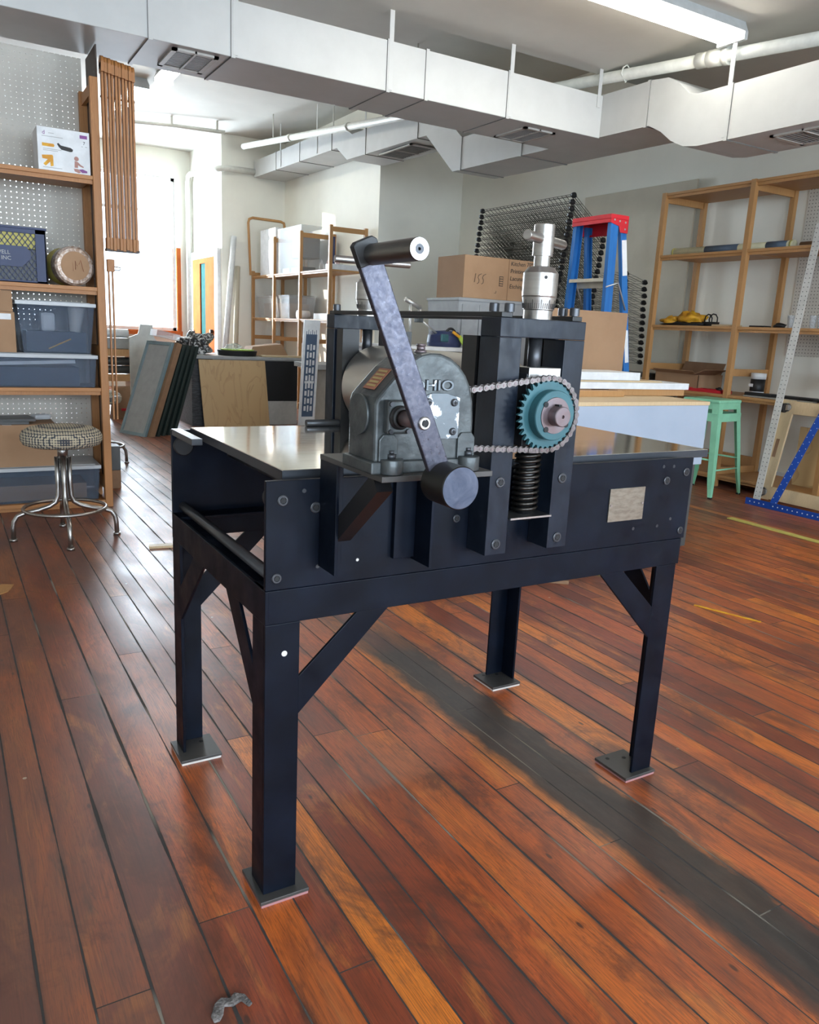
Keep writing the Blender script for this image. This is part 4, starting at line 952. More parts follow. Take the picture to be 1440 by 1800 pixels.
tag(MB().box(0.14, 0.715, 5.215, 5.46, 0.880, 0.900, Matrix.Rotation(radians(-2.5), 3, 'Y')).build('paper_roll', M['white']), 'white paper strip lying on the fabric in the flat tote', 'paper')
tote('clear_tote', 'deep clear tote of art supplies on top of the flat tote', 0.402, 0.843, 5.195, 5.56, 0.949, 1.252, taper=0.035)
tag(MB().box(0.46, 0.795, 5.29, 5.50, 0.958, 1.075).build('slate_bundle', M['slate']), 'slate blue bundle at the bottom of the deep clear tote', 'fabric')
tag(MB().lathe([(0, 0), (0.03, 0), (0.052, 0.15), (0.050, 0.15), (0, 0.145)], (0.742, 5.37, 1.076), (0.1, 0, 1), 20).build('paper_cup', M['feltwhite']), 'white cup standing in the deep clear tote', 'cup')
tag(MB().box(0.545, 0.625, 5.30, 5.40, 1.076, 1.185).build('small_bottle', M['white'], bevel=0.015), 'squat white jar in the deep clear tote', 'jar')
tag(MB().cyl((0.575, 5.245, 0.975), (0.700, 5.245, 1.035), 0.0045, n=6).build('pencil', M['amber']), 'orange pencil leaning inside the deep clear tote', 'pencil')
carton('cardboard_box', 'plain upper cardboard box at the left edge above the flat tote', 0.10, 0.390, 5.20, 5.52, 1.179, 1.298)
bx2 = carton('cardboard_box', 'lower cardboard box with a white label at the left edge', 0.10, 0.397, 5.195, 5.54, 0.949, 1.178)
MB().box(0.32, 0.378, 5.1935, 5.1950, 1.135, 1.168).build('label', M['white'], bx2)
tote('clear_tote', 'low wide clear tote on the bottom shelf of the left unit', 0.02, 0.835, 5.185, 5.57, 0.046, 0.270)
tag(MB().box(0.08, 0.75, 5.23, 5.52, 0.056, 0.15).build('folded_cardboard', M['card']), 'flat brown card inside the lowest clear tote', 'cardboard')
carton('cardboard_box', 'wide cardboard box on the lowest clear tote behind the chrome stool', 0.05, 0.59, 5.20, 5.52, 0.272, 0.525)
tag(MB().box(0.10, 0.44, 5.21, 5.40, 0.527, 0.542).box(0.12, 0.47, 5.22, 5.44, 0.542, 0.556, Matrix.Rotation(0.1, 3, 'Z')).build('dark_papers', M['greyd']), 'dark papers on top of the wide cardboard box', 'papers')
tag(MB().box(0.48, 0.58, 5.42, 5.50, 0.527, 0.56, Matrix.Rotation(0.3, 3, 'Z')).build('plastic_bag', M['lid'], bevel=0.012), 'crumpled clear bag on the wide cardboard box', 'bag')

# folded wooden slat racks hung at the end of the unit
rk = thing('folded_slat_rack', 'bundle of long brown wooden slats hanging beside the left shelf unit', 'drying rack', (0.99, 5.15, 1.57))
rnd = random.Random(4)
for i in range(10):
    x = 0.913+i*0.0185; y = 5.135+0.006*(i % 2); s = MB()
    zt = 2.605-0.003*i
    s.box(x-0.0062, x+0.0062, y-0.018, y+0.018, 1.62, zt-0.06)
    s.build('slat', M['slat'], rk, bevel=0.001)
    MB().cyl((x-0.0085, y, zt-0.035), (x+0.0085, y, zt-0.035), 0.036, n=18).box(x-0.0085, x+0.0085, y-0.036, y+0.036, zt-0.085, zt-0.035).build('slat_head', M['slat'], rk)
    MB().box(x-0.0085, x+0.0085, y-0.030, y+0.030, 1.568-0.004*(i % 3), 1.632).build('slat_foot', M['slat'], rk, bevel=0.002)
MB().box(0.903, 1.092, 5.115, 5.175, 1.558, 1.572).build('foot_rail', M['hard'], rk)
MB().cyl((0.905, 5.16, 2.40), (1.095, 5.16, 2.40), 0.006, n=8).build('rack_pin', M['bolt'], rk)
r2 = thing('folded_slat_rack', 'short thin slat rack hanging below the wooden slat bundle', 'drying rack', (0.93, 5.14, 0.55))
for x in (0.912, 0.934): MB().box(x-0.004, x+0.004, 5.125, 5.147, 0.56, 1.50).build('slat', M['slat'], r2)
MB().box(0.904, 0.944, 5.115, 5.155, 1.44, 1.51).build('slat_head', M['slat'], r2, bevel=0.002)
MB().tube([(0.944, 5.13, 1.47), (0.975, 5.10, 1.465), (0.97, 5.10, 1.45), (0.944, 5.13, 1.45)], 0.003, 6).build('wire_hook', M['alu'], r2)
MB().cyl((0.902, 5.136, 0.70), (0.95, 5.136, 0.70), 0.008, n=10).build('rack_pin', M['alu'], r2)
for z0_, z1_, l, m in ((0, 0.13, 'small wooden block on the floor beside the left unit', 'cardd'), (0.131, 0.30, 'narrow grey box balanced on the small wooden block', 'greyd')):
    tag(MB().box(0.955, 1.05, 5.72, 5.86, z0_, z1_).build('wooden_block' if z0_ == 0 else 'narrow_box', M[m], bevel=0.003), l, 'block' if z0_ == 0 else 'box')

# ------------------------------------------------------------------ stools
def chrome_stool(name, label, loc, rot, group=None, seatr=0.195):
    t = thing(name, label, 'stool', (0, 0, 0), group)
    MB().lathe([(0, 0.505), (0.16, 0.505), (0.188, 0.515), (0.199, 0.535), (0.200, 0.560), (0.190, 0.582), (0.16, 0.600), (0.10, 0.611), (0, 0.615)], n=64).build('seat_cushion', M['tweed'], t)
    MB().cyl((0, 0, 0.44), (0, 0, 0.506), 0.026, n=24).build('seat_collar', M['chrome'], t)
    MB().cyl((0, 0, 0.27), (0, 0, 0.44), 0.015, n=18).build('seat_screw', M['chrome'], t)
    for k in range(4):
        a = pi/2*k; c, s_ = cos(a), sin(a)
        prof = [(0.030, 0.445), (0.030, 0.30), (0.032, 0.235), (0.045, 0.200), (0.075, 0.180), (0.13, 0.162), (0.20, 0.148), (0.232, 0.135), (0.250, 0.108), (0.256, 0.075), (0.258, 0.012)]
        pts = [Vector((c*r, s_*r, z)) for r, z in prof]
        lg = MB().tube(pts, 0.0125, 12).build('leg', M['chrome'], t)
        MB().cyl((c*0.258, s_*0.258, 0), (c*0.258, s_*0.258, 0.014), 0.019, n=16).build('foot_glide', M['chrome'], lg)
    MB().tube([Vector((cos(2*pi*i/48)*0.205, sin(2*pi*i/48)*0.205, 0.168)) for i in range(48)], 0.0095, 10, closed=True).build('foot_ring', M['chrome'], t)
    t.location = loc; t.rotation_euler = (0, 0, rot)
    return t
s1 = chrome_stool('round_stool', 'chrome swivel stool with a round tweed seat in front of the left unit', (0.530, 4.478, 0), radians(-93))
s2 = dup(s1, (1.045, 6.66, 0), (0, 0, radians(20)), 'chrome stool mostly hidden behind the left unit, only its legs showing')
def metal_stool(loc, rot):
    t = thing('metal_stool', 'mint green sheet metal bar stool beside the white bench', 'stool', (0, 0, 0))
    T, B_, Hh = 0.155, 0.225, 0.77
    MB().box(-T-0.008, T+0.008, -T-0.008, T+0.008, Hh-0.030, Hh).build('seat', M['mint'], t, bevel=0.012, seg=3)
    ap = MB()
    for s_ in (-1, 1):
        ap.box(-T, T, s_*T-0.003, s_*T+0.003, Hh-0.075, Hh-0.02); ap.box(s_*T-0.003, s_*T+0.003, -T, T, Hh-0.075, Hh-0.02)
        ap.box(-T-0.01, T+0.01, s_*(T+0.012)-0.002, s_*(T+0.012)+0.002, Hh-0.17, Hh-0.105); ap.box(s_*(T+0.012)-0.002, s_*(T+0.012)+0.002, -T-0.01, T+0.01, Hh-0.17, Hh-0.105)
    ap.build('apron', M['mint'], t)
    for sx in (-1, 1):
        for sy_ in (-1, 1):
            a = Vector((sx*T, sy_*T, Hh-0.012)); b = Vector((sx*B_, sy_*B_, 0.0)); w0, w1 = 0.060, 0.034; mb = MB()
            def L(w, c, q): return [c+Vector((0, 0, 0)), c+Vector((-sx*w, 0, 0)), c+Vector((-sx*w, -sy_*q, 0)), c+Vector((-sx*q, -sy_*q, 0)), c+Vector((-sx*q, -sy_*w, 0)), c+Vector((0, -sy_*w, 0))]
            mid = a.lerp(b, 0.80); v = L(w0, a, 0.003)+L(w1*1.25, mid, 0.003)+L(0.026, b, 0.003)
            fs = []
            for k in (0, 6):
                for i in range(6): fs.append((k+i, k+(i+1) % 6, k+6+(i+1) % 6, k+6+i))
            fs += [(0, 1, 2, 3, 4, 5), (12, 13, 14, 15, 16, 17)]
            mb.add(v, fs)
            lg = mb.build('leg', M['mint'], t)
            MB().box(b.x-0.013-sx*0.013, b.x+0.013-sx*0.013, b.y-0.013-sy_*0.013, b.y+0.013-sy_*0.013, 0, 0.012).build('foot_cap', M['blackp'], lg)
    for z, in ((0.22,), (0.30,)):
        f = (Hh-z)/Hh; r = T+(B_-T)*f-0.012; mb = MB()
        if z < 0.25: mb.cyl((-r, -r, z), (r, -r, z), 0.007, n=8).cyl((-r, r, z), (r, r, z), 0.007, n=8)
        else: mb.cyl((-r, -r, z), (-r, r, z), 0.007, n=8).cyl((r, -r, z), (r, r, z), 0.007, n=8)
        mb.build('foot_rail', M['mint'], t)
    t.location = loc; t.rotation_euler = (0, 0, rot); return t
metal_stool((5.36, 4.27, 0), radians(8))

# ------------------------------------------------------------------ white bench with boards behind the press
wt = thing('work_bench', 'white laminate bench with a grey base to the right behind the press', 'bench', (3.0, 3.5, 0))
MB().box(2.10, 3.822, 3.065, 3.90, 0.50, 0.845).build('cabinet_body', M['whitecool'], wt, bevel=0.002)
MB().box(2.09, 3.825, 3.060, 3.91, 0.845, 0.866).build('worktop', M['pale'], wt, bevel=0.002)
MB().box(2.14, 3.80, 3.09, 3.88, 0, 0.50).build('base', M['greyd'], wt)
def plank(name, label, x0, x1, y0, y1, z0, z1, mat, cat, rot=0, group=None):
    R = Matrix.Rotation(rot, 3, 'Z')
    return tag(MB().box(x0, x1, y0, y1, z0, z1, R).build(name, M[mat], bevel=0.0015), label, cat, group)
plank('timber_offcut', 'short pine offcut under the white boards, nearest the press', 2.75, 3.44, 3.36, 3.44, 0.866, 0.900, 'pine', 'timber')
plank('timber_offcut', 'longer brown offcut under the right end of the white boards', 3.42, 4.02, 3.44, 3.60, 0.866, 0.905, 'pine', 'timber', -0.08)
plank('white_board', 'long white board lying over the offcuts on the bench', 2.40, 4.03, 3.42, 3.72, 0.906, 0.944, 'white', 'board', -0.03)
plank('thin_sheet', 'thin warped ply sheet between the two white boards', 2.40, 3.82, 3.44, 3.80, 0.945, 0.953, 'pale', 'sheet', -0.02)
plank('white_board', 'short thick white board on top of the stack on the bench', 2.40, 3.66, 3.46, 3.74, 0.954, 1.000, 'white', 'board')
cb_ = thing('cardboard_sheet', 'tall folded cardboard sheet standing on the bench behind the sprocket', 'cardboard', (3.55, 3.95, 0))
MB().box(3.165, 3.925, 3.878, 3.890, 0.868, 1.362).build('cardboard_panel', M['card'], cb_)
# bin and box behind
gb_ = tote('grey_tote', 'big grey plastic tote under the handwritten cardboard box', 3.70, 4.50, 5.55, 6.05, 0.73, 1.472, 'greybin', 'greybin', taper=0.045, rib=5)
tote('grey_tote', 'lower grey tote hidden under the big grey tote', 3.72, 4.48, 5.56, 6.04, 0.0, 0.728, 'greybin', 'greybin', taper=0.045)
hb = thing('handwritten_box', 'cardboard box with pen writing on top of the grey tote', 'box', (4.13, 5.8, 1.473))
MB().box(3.765, 4.52, 5.59, 6.0, 1.473, 1.812).build('carton', M['card'], hb, bevel=0.003)
MB().box(4.215, 4.222, 5.5885, 5.5900, 1.474, 1.812).build('flap_seam', M['cardd'], hb)
def stroke(mb, pts, r=0.0020): mb.tube([Vector((a, 5.587, b)) for a, b in pts], r, 5)
mb = MB()
stroke(mb, [(3.870, 1.600), (3.880, 1.670)])
for x in (3.905, 3.950): stroke(mb, [(x+0.035, 1.672), (x+0.008, 1.660), (x, 1.640), (x+0.012, 1.622), (x+0.010, 1.600), (x-0.006, 1.590)])
mb.box(4.125, 4.165, 5.5875, 5.589, 1.585, 1.665).build('pen_number', M['ink'], hb)
mb = MB()
for i in range(4): mb.box(4.129, 4.161, 5.5865, 5.5873, 1.590+i*0.019, 1.603+i*0.019)
mb.build('stamp_squares', M['card'], hb)
MB().box(4.08, 4.10, 5.5875, 5.589, 1.525, 1.528).box(4.097, 4.10, 5.5875, 5.589, 1.525, 1.545).build('pen_corner', M['ink'], hb)
for s_, z in (('Kitchen 70%', 1.760), ('Printing', 1.700), ('Lacunar', 1.640), ('Etching', 1.575)):
    text('pen_writing', s_, 0.050, (4.235, 5.588, z), (1, 0, 0.02), (0.08, 0, 1), M['ink'], hb)
# tool bag and jointed lamp arm behind the roller
tb = thing('tool_bag', 'blue and green tool bag behind the polished roller', 'bag', (3.60, 5.55, 0))
tbl = thing('side_table', 'plain white table behind the press carrying the tool bag', 'table', (3.30, 5.55, 0))
MB().box(2.92, 3.68, 5.25, 5.90, 1.04, 1.07).build('table_top', M['white'], tbl, bevel=0.003)
for x in (2.96, 3.64):
    for y in (5.29, 5.86): MB().box(x-0.02, x+0.02, y-0.02, y+0.02, 0, 1.04).build('leg', M['white'], tbl)
tb.location = (3.52, 5.50, 1.07); OFF[tb.name] = Vector(tb.location)
MB().lathe([(0, 1.07), (0.135, 1.07), (0.142, 1.10), (0.135, 1.16), (0.11, 1.19), (0, 1.20)], (3.55, 5.50, 0), n=20).build('bag_body', M['navy'], tb)
MB().tube([(3.47+0.17*i/10, 5.42, 1.13+0.085*sin(pi*i/10)) for i in range(11)], 0.010, 8).build('bag_handle', M['blackp'], tb)
MB().bar((3.60, 5.36, 1.16), (3.655, 5.35, 1.08), 0.014, 0.03).build('green_strap', M['lime'], tb); MB().bar((3.53, 5.35, 1.19), (3.60, 5.35, 1.15), 0.012, 0.02).build('orange_strap', M['amber'], tb); MB().box(3.43, 3.50, 5.355, 5.375, 1.11, 1.17).build('teal_pocket', M['teal'], tb, bevel=0.008)
la = thing('swing_arm', 'grey jointed metal arm seen behind the crank arm', 'lamp arm', (3.22, 5.45, 1.07))
mb = MB().cyl((3.14, 5.45, 1.42), (3.28, 5.45, 1.36), 0.018, n=12).cyl((3.28, 5.45, 1.36), (3.27, 5.45, 1.27), 0.016, n=12).cyl((3.20, 5.45, 1.07), (3.19, 5.45, 1.42), 0.010, n=10)
mb.build('upper_arm', M['alu'], la)
MB().cyl((3.27, 5.45, 1.28), (3.47, 5.45, 1.155), 0.008, n=10).build('lower_arm', M['alu'], la); MB().box(3.245, 3.295, 5.42, 5.48, 1.25, 1.31).build('joint', M['cast'], la, bevel=0.004)

# ------------------------------------------------------------------ step ladder
ld = thing('step_ladder', 'blue step ladder with a red top and cream treads', 'ladder', (0, 0, 0))
cap = MB().box(-0.200, 0.200, 0.0, 0.172, 2.012, 2.042)
for x in (-0.200, 0.192): cap.prism([(0.0, 2.012), (0.0, 1.985), (0.085, 1.965), (0.10, 1.925), (0.172, 1.925), (0.172, 2.012)], 'x', x, x+0.008)
cap.box(-0.2, 0.2, 0.0, 0.008, 1.985, 2.012).box(-0.2, 0.2, 0.164, 0.172, 1.925, 2.012)
cap = cap.build('top_cap', M['red'], ld, bevel=0.003)
for y, z in ((0.035, 2.005), (0.085, 2.0), (0.140, 1.995), (0.140, 1.95)): MB().cyl((0.200, y, z), (0.203, y, z), 0.007, n=10).build('rivet', M['alu'], cap)
def rail(xt, xb, yt, yb, w, h, zt):
    s_ = 1 if xt > 0 else -1
    t_ = Vector((xt, yt, zt)); b_ = Vector((xb, yb, 0.0)); ww = Vector((s_*w/2, 0, 0))
    mb = MB().bar(t_+ww*0.85, b_+ww*0.85, 0.005, h, (0, 1, 0))
    for q in (-1, 1): mb.bar(t_+Vector((0, q*(h/2-0.003), 0)), b_+Vector((0, q*(h/2-0.003), 0)), w, 0.005, (0, 1, 0))
    r_ = mb.build('rail', M['blue'], ld)
    MB().box(xb-0.022, xb+0.022, yb-0.045, yb+0.045, 0, 0.03).build('rubber_foot', M['blackp'], r_, bevel=0.004)
for q in (-1, 1): rail(0.178*q, 0.245*q, 0.045, 0.03, 0.034, 0.070, 2.01); rail(0.170*q, 0.240*q, 0.135, 0.42, 0.030, 0.055, 1.99)
for z in (1.612, 1.28, 0.95, 0.62, 0.29):
    f = (2.01-z)/2.01; hx_ = 0.178+0.067*f-0.016; y = 0.045-0.015*f
    MB().box(-hx_, hx_, y-0.040, y+0.045, z-0.004, z).box(-hx_, hx_, y-0.044, y-0.040, z-0.024, z).box(-hx_, hx_, y+0.041, y+0.045, z-0.062, z).build('step', M['cream'], ld, bevel=0.001)
def side_pt(z, o=0.0193):
    f = (1.99-z)/1.99; return Vector((0.170+0.070*f+o, 0.135+0.285*f, z))
MB().bar(side_pt(1.88), side_pt(1.64), 0.002, 0.045, (0, 1, 0)).build('warning_label', M['white'], ld)
MB().bar(side_pt(1.26), side_pt(1.03), 0.002, 0.035, (0, 1, 0)).build('warning_label', M['white'], ld)
for q in (-1, 1): MB().tube([(0.212*q, 0.005, 1.55), (0.218*q, 0.11, 1.585), (0.222*q, 0.205, 1.40)], 0.006, 6).build('spreader', M['alu'], ld)
ld.location = (4.10, 4.505, 0); ld.rotation_euler = (0, 0, radians(-90))

# ------------------------------------------------------------------ stack of wire shelves
def wire_shelf(W_, L_, mat):
    """local: long edge along y, slopes down along x"""
    mb = MB(); r = 0.0020
    n = int(L_/0.056)
    for i in range(n+1): y = L_*i/n; mb.bar((0, y, 0), (W_, y, 0), 2*r, 2*r)
    for x in (0, W_*0.25, W_*0.5, W_*0.75, W_): mb.bar((x, 0, 0.003), (x, L_, 0.003), 0.003, 0.003)
    mb.bar((0, 0, -0.022), (0, L_, -0.022), 0.005, 0.005).bar((W_, 0, -0.022), (W_, L_, -0.022), 0.005, 0.005).bar((0, 0, -0.022), (W_, 0, -0.022), 0.005, 0.005)
    return mb
def wire_stack(base, n, W_, L_, step, tilt, mat, grp, label, toplabel):
    t = thing('wire_shelf', toplabel, 'wire shelf', (0, 0, 0), None)
    wire_shelf(W_, L_, mat).build('wire_grid', M[mat], t)
    for x in (0, W_):
        for y in (0, L_): MB().lathe([(0.0, -0.020), (0.018, -0.020), (0.030, -0.006), (0.024, 0.008), (0.014, 0.020), (0, 0.020)], (x, y, -0.010), n=12).build('corner_collar', M['blackp'], t)
    t.location = base; t.rotation_euler = (0, tilt, 0)
    for i in range(1, n):
        dup(t, Vector(base)+Vector(step)*i+Vector((0, 0.004*sin(i*2.1), 0)), (0, tilt, 0), label, grp)
wire_stack((5.00, 5.74, 2.44), 14, 0.50, 1.40, (-0.0015, 0.006, -0.056), radians(35), 'wire', 'wire shelves in the tall tilted stack', 'wire shelf with black corner collars in the tall tilted stack behind the ladder', 'topmost wire shelf of the tall tilted stack behind the ladder')
wire_stack((5.49, 5.50, 1.80), 13, 0.26, 0.95, (0.004, 0.000, -0.061), radians(14), 'wirel', 'wire shelves in the lower stack', 'wire shelf in the lower stack between the ladder and the right shelves', 'topmost wire shelf of the lower stack right of the ladder')
wsb = thing('rack_bench', 'dark low bench carrying the stacks of wire shelves', 'bench', (5.5, 6.3, 0))
MB().box(4.98, 6.05, 5.44, 7.2, 0.86, 0.895).build('bench_top', M['greyd'], wsb)
for x in (5.02, 6.01):
    for y in (5.50, 7.14): MB().box(x-0.03, x+0.03, y-0.03, y+0.03, 0, 0.86).build('leg', M['greyd'], wsb)
MB().box(5.00, 5.28, 5.90, 7.15, 0.895, 1.26).box(5.28, 5.46, 5.90, 7.10, 0.895, 1.385).build('riser_block', M['greyd'], wsb)
t = tag(MB().box(6.240, 6.262, 5.46, 6.98, 0.0, 2.695, Matrix.Rotation(0, 3, 'X')).build('plywood_sheet', M['ply'], bevel=0.002), 'tall beige sheet leaning on the right wall behind the ladder', 'sheet')

# ------------------------------------------------------------------ right unit: what stands on it
rp = thing('paper_roll', 'long cream paper roll with blue bands on the upper right shelf', 'paper roll', (5.87, 4.7, 1.957))
a = Vector((5.85, 5.30, 1.992)); b = Vector((5.90, 4.12, 1.992)); dl = (b-a)
MB().cyl(a, b, 0.034, n=20).build('roll', M['cream_paper'], rp)
for f0, f1 in ((0.30, 0.58), (0.80, 0.955)): MB().cyl(a+dl*f0, a+dl*f1, 0.0352, n=20).build('blue_band', M['bluepaper'], rp)
MB().cyl(a+dl*0.975, a+dl*0.985, 0.037, n=20).cyl(a+dl*0.01, a+dl*0.018, 0.037, n=20).build('tie_band', M['yellow'], rp)
tag(MB().cyl((5.92, 4.08, 1.985), (5.95, 3.62, 1.985), 0.026, n=16).build('cardboard_tube', M['cardd']), 'brown cardboard tube lying past the end of the paper roll', 'tube')
tag(MB().cyl((5.83, 4.10, 1.965), (5.85, 3.62, 1.965), 0.009, n=10).build('white_rod', M['white']), 'thin white rod in front of the brown cardboard tube', 'rod')
def lump(name, label, cat, c, r, mat, seed, sc=(1, 1, 1), amp=0.25, n=10, parent=None, zmin=None):
    rr = random.Random(seed); ph = [rr.uniform(0, 6.3) for _ in range(9)]; vs = []; fs = []; m_, k_ = n, n*2
    for i in range(m_+1):
        th_ = pi*i/m_
        for j in range(k_):
            p = 2*pi*j/k_
            d = 1+amp*(sin(3*p+ph[0]+2*th_)*0.4+sin(5*th_+ph[1]+p)*0.35+sin(7*p+ph[2])*0.25*sin(th_)+sin(4*th_+ph[3]-5*p)*0.3)
            z = c[2]+cos(th_)*r*d*sc[2]
            if zmin is not None: z = max(z, zmin)
            vs.append((c[0]+sin(th_)*cos(p)*r*d*sc[0], c[1]+sin(th_)*sin(p)*r*d*sc[1], z))
    for i in range(m_):
        for j in range(k_): fs.append((i*k_+j, i*k_+(j+1) % k_, (i+1)*k_+(j+1) % k_, (i+1)*k_+j))
    mb = MB().add(vs, fs, True); o = mb.build(name, M[mat], parent)
    if label: tag(o, label, cat)
    return o
yt = thing('gloves', 'heap of orange-yellow work gloves on the middle right shelf', 'gloves', (5.87, 5.1, 1.346))
lump('glove', None, None, (5.87, 5.03, 1.405), 0.10, 'amber', 3, (0.8, 1.4, 0.6), 0.35, 12, yt, 1.346)
lump('glove', None, None, (5.85, 5.22, 1.38), 0.08, 'amber', 8, (0.8, 1.4, 0.5), 0.5, 12, yt, 1.346)
lump('dark_cloth', 'dark cloth under the orange gloves on the middle right shelf', 'cloth', (5.82, 5.05, 1.355), 0.10, 'blackp', 5, (0.7, 2.0, 0.25), 0.4, 10, None, 1.346)
tag(MB().tube([(5.88, 4.84+0.04*cos(q*0.7)*1, 1.40+0.05*sin(q*0.7)) for q in range(10)], 0.006, 6).tube([(5.92, 4.82+0.045*cos(q*0.7), 1.405+0.05*sin(q*0.7)) for q in range(10)], 0.006, 6).box(5.85, 5.93, 4.76, 4.88, 1.347, 1.385).build('coiled_cable', M['blackp']), 'coiled black cable with its plug right of the gloves', 'cable')
tag(MB().box(5.78, 5.90, 4.50, 4.72, 1.346, 1.362).build('wooden_paddle', M['pale'], bevel=0.004), 'flat pale wooden paddle at the front of the middle right shelf', 'paddle')
tag(MB().box(5.80, 5.90, 4.22, 4.36, 1.346, 1.360).build('flat_tool', M['blackp'], bevel=0.004), 'flat black tool just right of the centre post', 'tool')
lump('black_clamp', 'small black clamp left of the clear cups on the middle shelf', 'clamp', (5.86, 4.12, 1.362), 0.035, 'blackp', 11, (1, 1.4, 0.6), 0.4, 8, None, 1.346)
for i, (y, hh) in enumerate(((4.04, 0.10), (3.985, 0.095), (3.85, 0.10), (3.79, 0.11))):
    o = MB().lathe([(0.020, 0), (0.028, hh), (0.026, hh), (0.018, 0.004), (0, 0.004)], (5.88+0.01*(i % 2), y, 1.346), n=18).build('clear_cup', M['frost'])
    tag(o, 'clear plastic cup in the row on the middle right shelf', 'cup', 'clear cups on the middle right shelf')
# bench level of the right unit
ob = thing('open_box', 'open cardboard box with flaps up on the bench shelf', 'box', (5.95, 5.05, 0.786))
x0, x1, y0, y1, z0, z1 = 5.80, 6.12, 4.80, 5.30, 0.786, 0.925
mb = MB().box(x0, x1, y0, y1, z0, z0+0.004).box(x0, x0+0.004, y0, y1, z0, z1).box(x1-0.004, x1, y0, y1, z0, z1).box(x0, x1, y0, y0+0.004, z0, z1).box(x0, x1, y1-0.004, y1, z0, z1).build('carton', M['card'], ob)
MB().bar((5.86, y0, z1), (5.86, y0-0.13, z1+0.05), 0.30, 0.004, (0, 0, 1)).build('flap', M['cardd'], ob)
MB().bar((5.96, y1, z1), (5.96, y1+0.14, z1+0.03), 0.30, 0.004, (0, 0, 1)).build('flap', M['card'], ob); MB().bar((x0, 5.05, z1), (x0-0.06, 5.05, z1+0.03), 0.46, 0.004, (0, 0, 1)).build('flap', M['card'], ob); MB().bar((x1, 5.05, z1), (x1+0.05, 5.05, z1+0.10), 0.46, 0.004, (0, 0, 1)).build('flap', M['cardd'], ob)
rtray = thing('red_tool_tray', 'flat red tray in front of the open cardboard box', 'tray', (5.80, 4.65, 0.786))
MB().box(5.72, 5.86, 4.48, 4.86, 0.786, 0.800).box(5.72, 5.73, 4.48, 4.86, 0.80, 0.812).box(5.85, 5.86, 4.48, 4.86, 0.80, 0.812).box(5.72, 5.86, 4.48, 4.49, 0.80, 0.812).box(5.72, 5.86, 4.85, 4.86, 0.80, 0.812).build('tray', M['red'], rtray)
for i in range(5): MB().box(5.735, 5.845, 4.53+i*0.06, 4.535+i*0.06, 0.80, 0.811).build('divider', M['red'], rtray)
lump('black_fitting', 'small black fitting lying in the red tray', 'fitting', (5.79, 4.56, 0.818), 0.022, 'blackp', 2, (1, 1.2, 0.7), 0.3, 8)
jr = thing('black_jar', 'black jar with a white lid and white label right of the post', 'jar', (5.98, 4.33, 0.786))
MB().cyl((5.98, 4.33, 0.786), (5.98, 4.33, 0.925), 0.058, n=28).build('jar_body', M['blackp'], jr)
MB().cyl((5.98, 4.33, 0.925), (5.98, 4.33, 0.975), 0.062, n=28).build('jar_lid', M['white'], jr); MB().cyl((5.98, 4.33, 0.80), (5.98, 4.33, 0.822), 0.0586, n=28, caps=False).build('jar_label', M['white'], jr); MB().box(5.920, 5.930, 4.33, 4.37, 0.86, 0.885).build('jar_label', M['white'], jr)
tag(MB().box(5.78, 5.86, 4.05, 4.30, 0.786, 0.822).build('black_case', M['blackp'], bevel=0.006), 'black case in front of the black jar', 'case')
tag(MB().box(5.90, 6.02, 3.78, 4.16, 0.786, 0.812).build('black_tool', M['blackp'], bevel=0.01), 'long black power tool behind the silver straightedge', 'tool')
tag(MB().box(5.745, 5.80, 3.66, 4.28, 0.786, 0.797).build('straightedge', M['alu'], bevel=0.001), 'silver straightedge along the front of the bench shelf', 'straightedge')
for i, (y, x) in enumerate(((3.72, 5.88), (3.62, 5.84), (3.56, 5.93))):
    tag(MB().cyl((x, y, 0.797), (x+0.02, y-0.12, 0.797), 0.010, n=8).box(x-0.014, x+0.014, y-0.02, y+0.02, 0.787, 0.812).build('hand_tool', M['bolt']), ('dark hand tool by the end of the straightedge', 'dark hand tool above the tilted dolly', 'farthest right dark hand tool on the bench shelf')[i], 'tool')
tag(MB().box(5.80, 5.90, 3.30, 3.46, 0.786, 0.835).cyl((5.84, 3.42, 0.84), (5.92, 3.62, 0.86), 0.012, n=8).build('grey_tool', M['cast'], bevel=0.004), 'grey tool at the right frame edge on the bench shelf', 'tool')
tag(MB().box(6.235, 6.258, 4.46, 5.30, 0.106, 0.225).build('skirting_plank', M['pine']), 'pine plank standing at the back of the bottom right shelf', 'plank')

# long perforated steel angle leaning on the unit
an = thing('perforated_angle', 'tall white perforated steel strip leaning against the right shelves', 'steel strip', (5.40, 3.75, 0))
A0 = Vector((5.385, 3.765, 0.0)); A1 = Vector((5.692, 3.790, 2.10))
mat_a = M['pale_strip']
MB().bar(A0, A1, 0.062, 0.004, (-1, 0, 0)).build('strip', mat_a, an)
mb = MB(); dn = (A1-A0); sd_ = dn.normalized().cross(Vector((-1, 0, 0))).normalized(); nm = sd_.cross(dn.normalized())
for i in range(1, 64):
    for s_ in (-1, 1):
        p = A0+dn*(i/64)+sd_*0.016*s_; mb.cyl(p-nm*0.0024, p+nm*0.0024, 0.0042, n=6)
mb.build('punched_holes', M['greyd'], an)
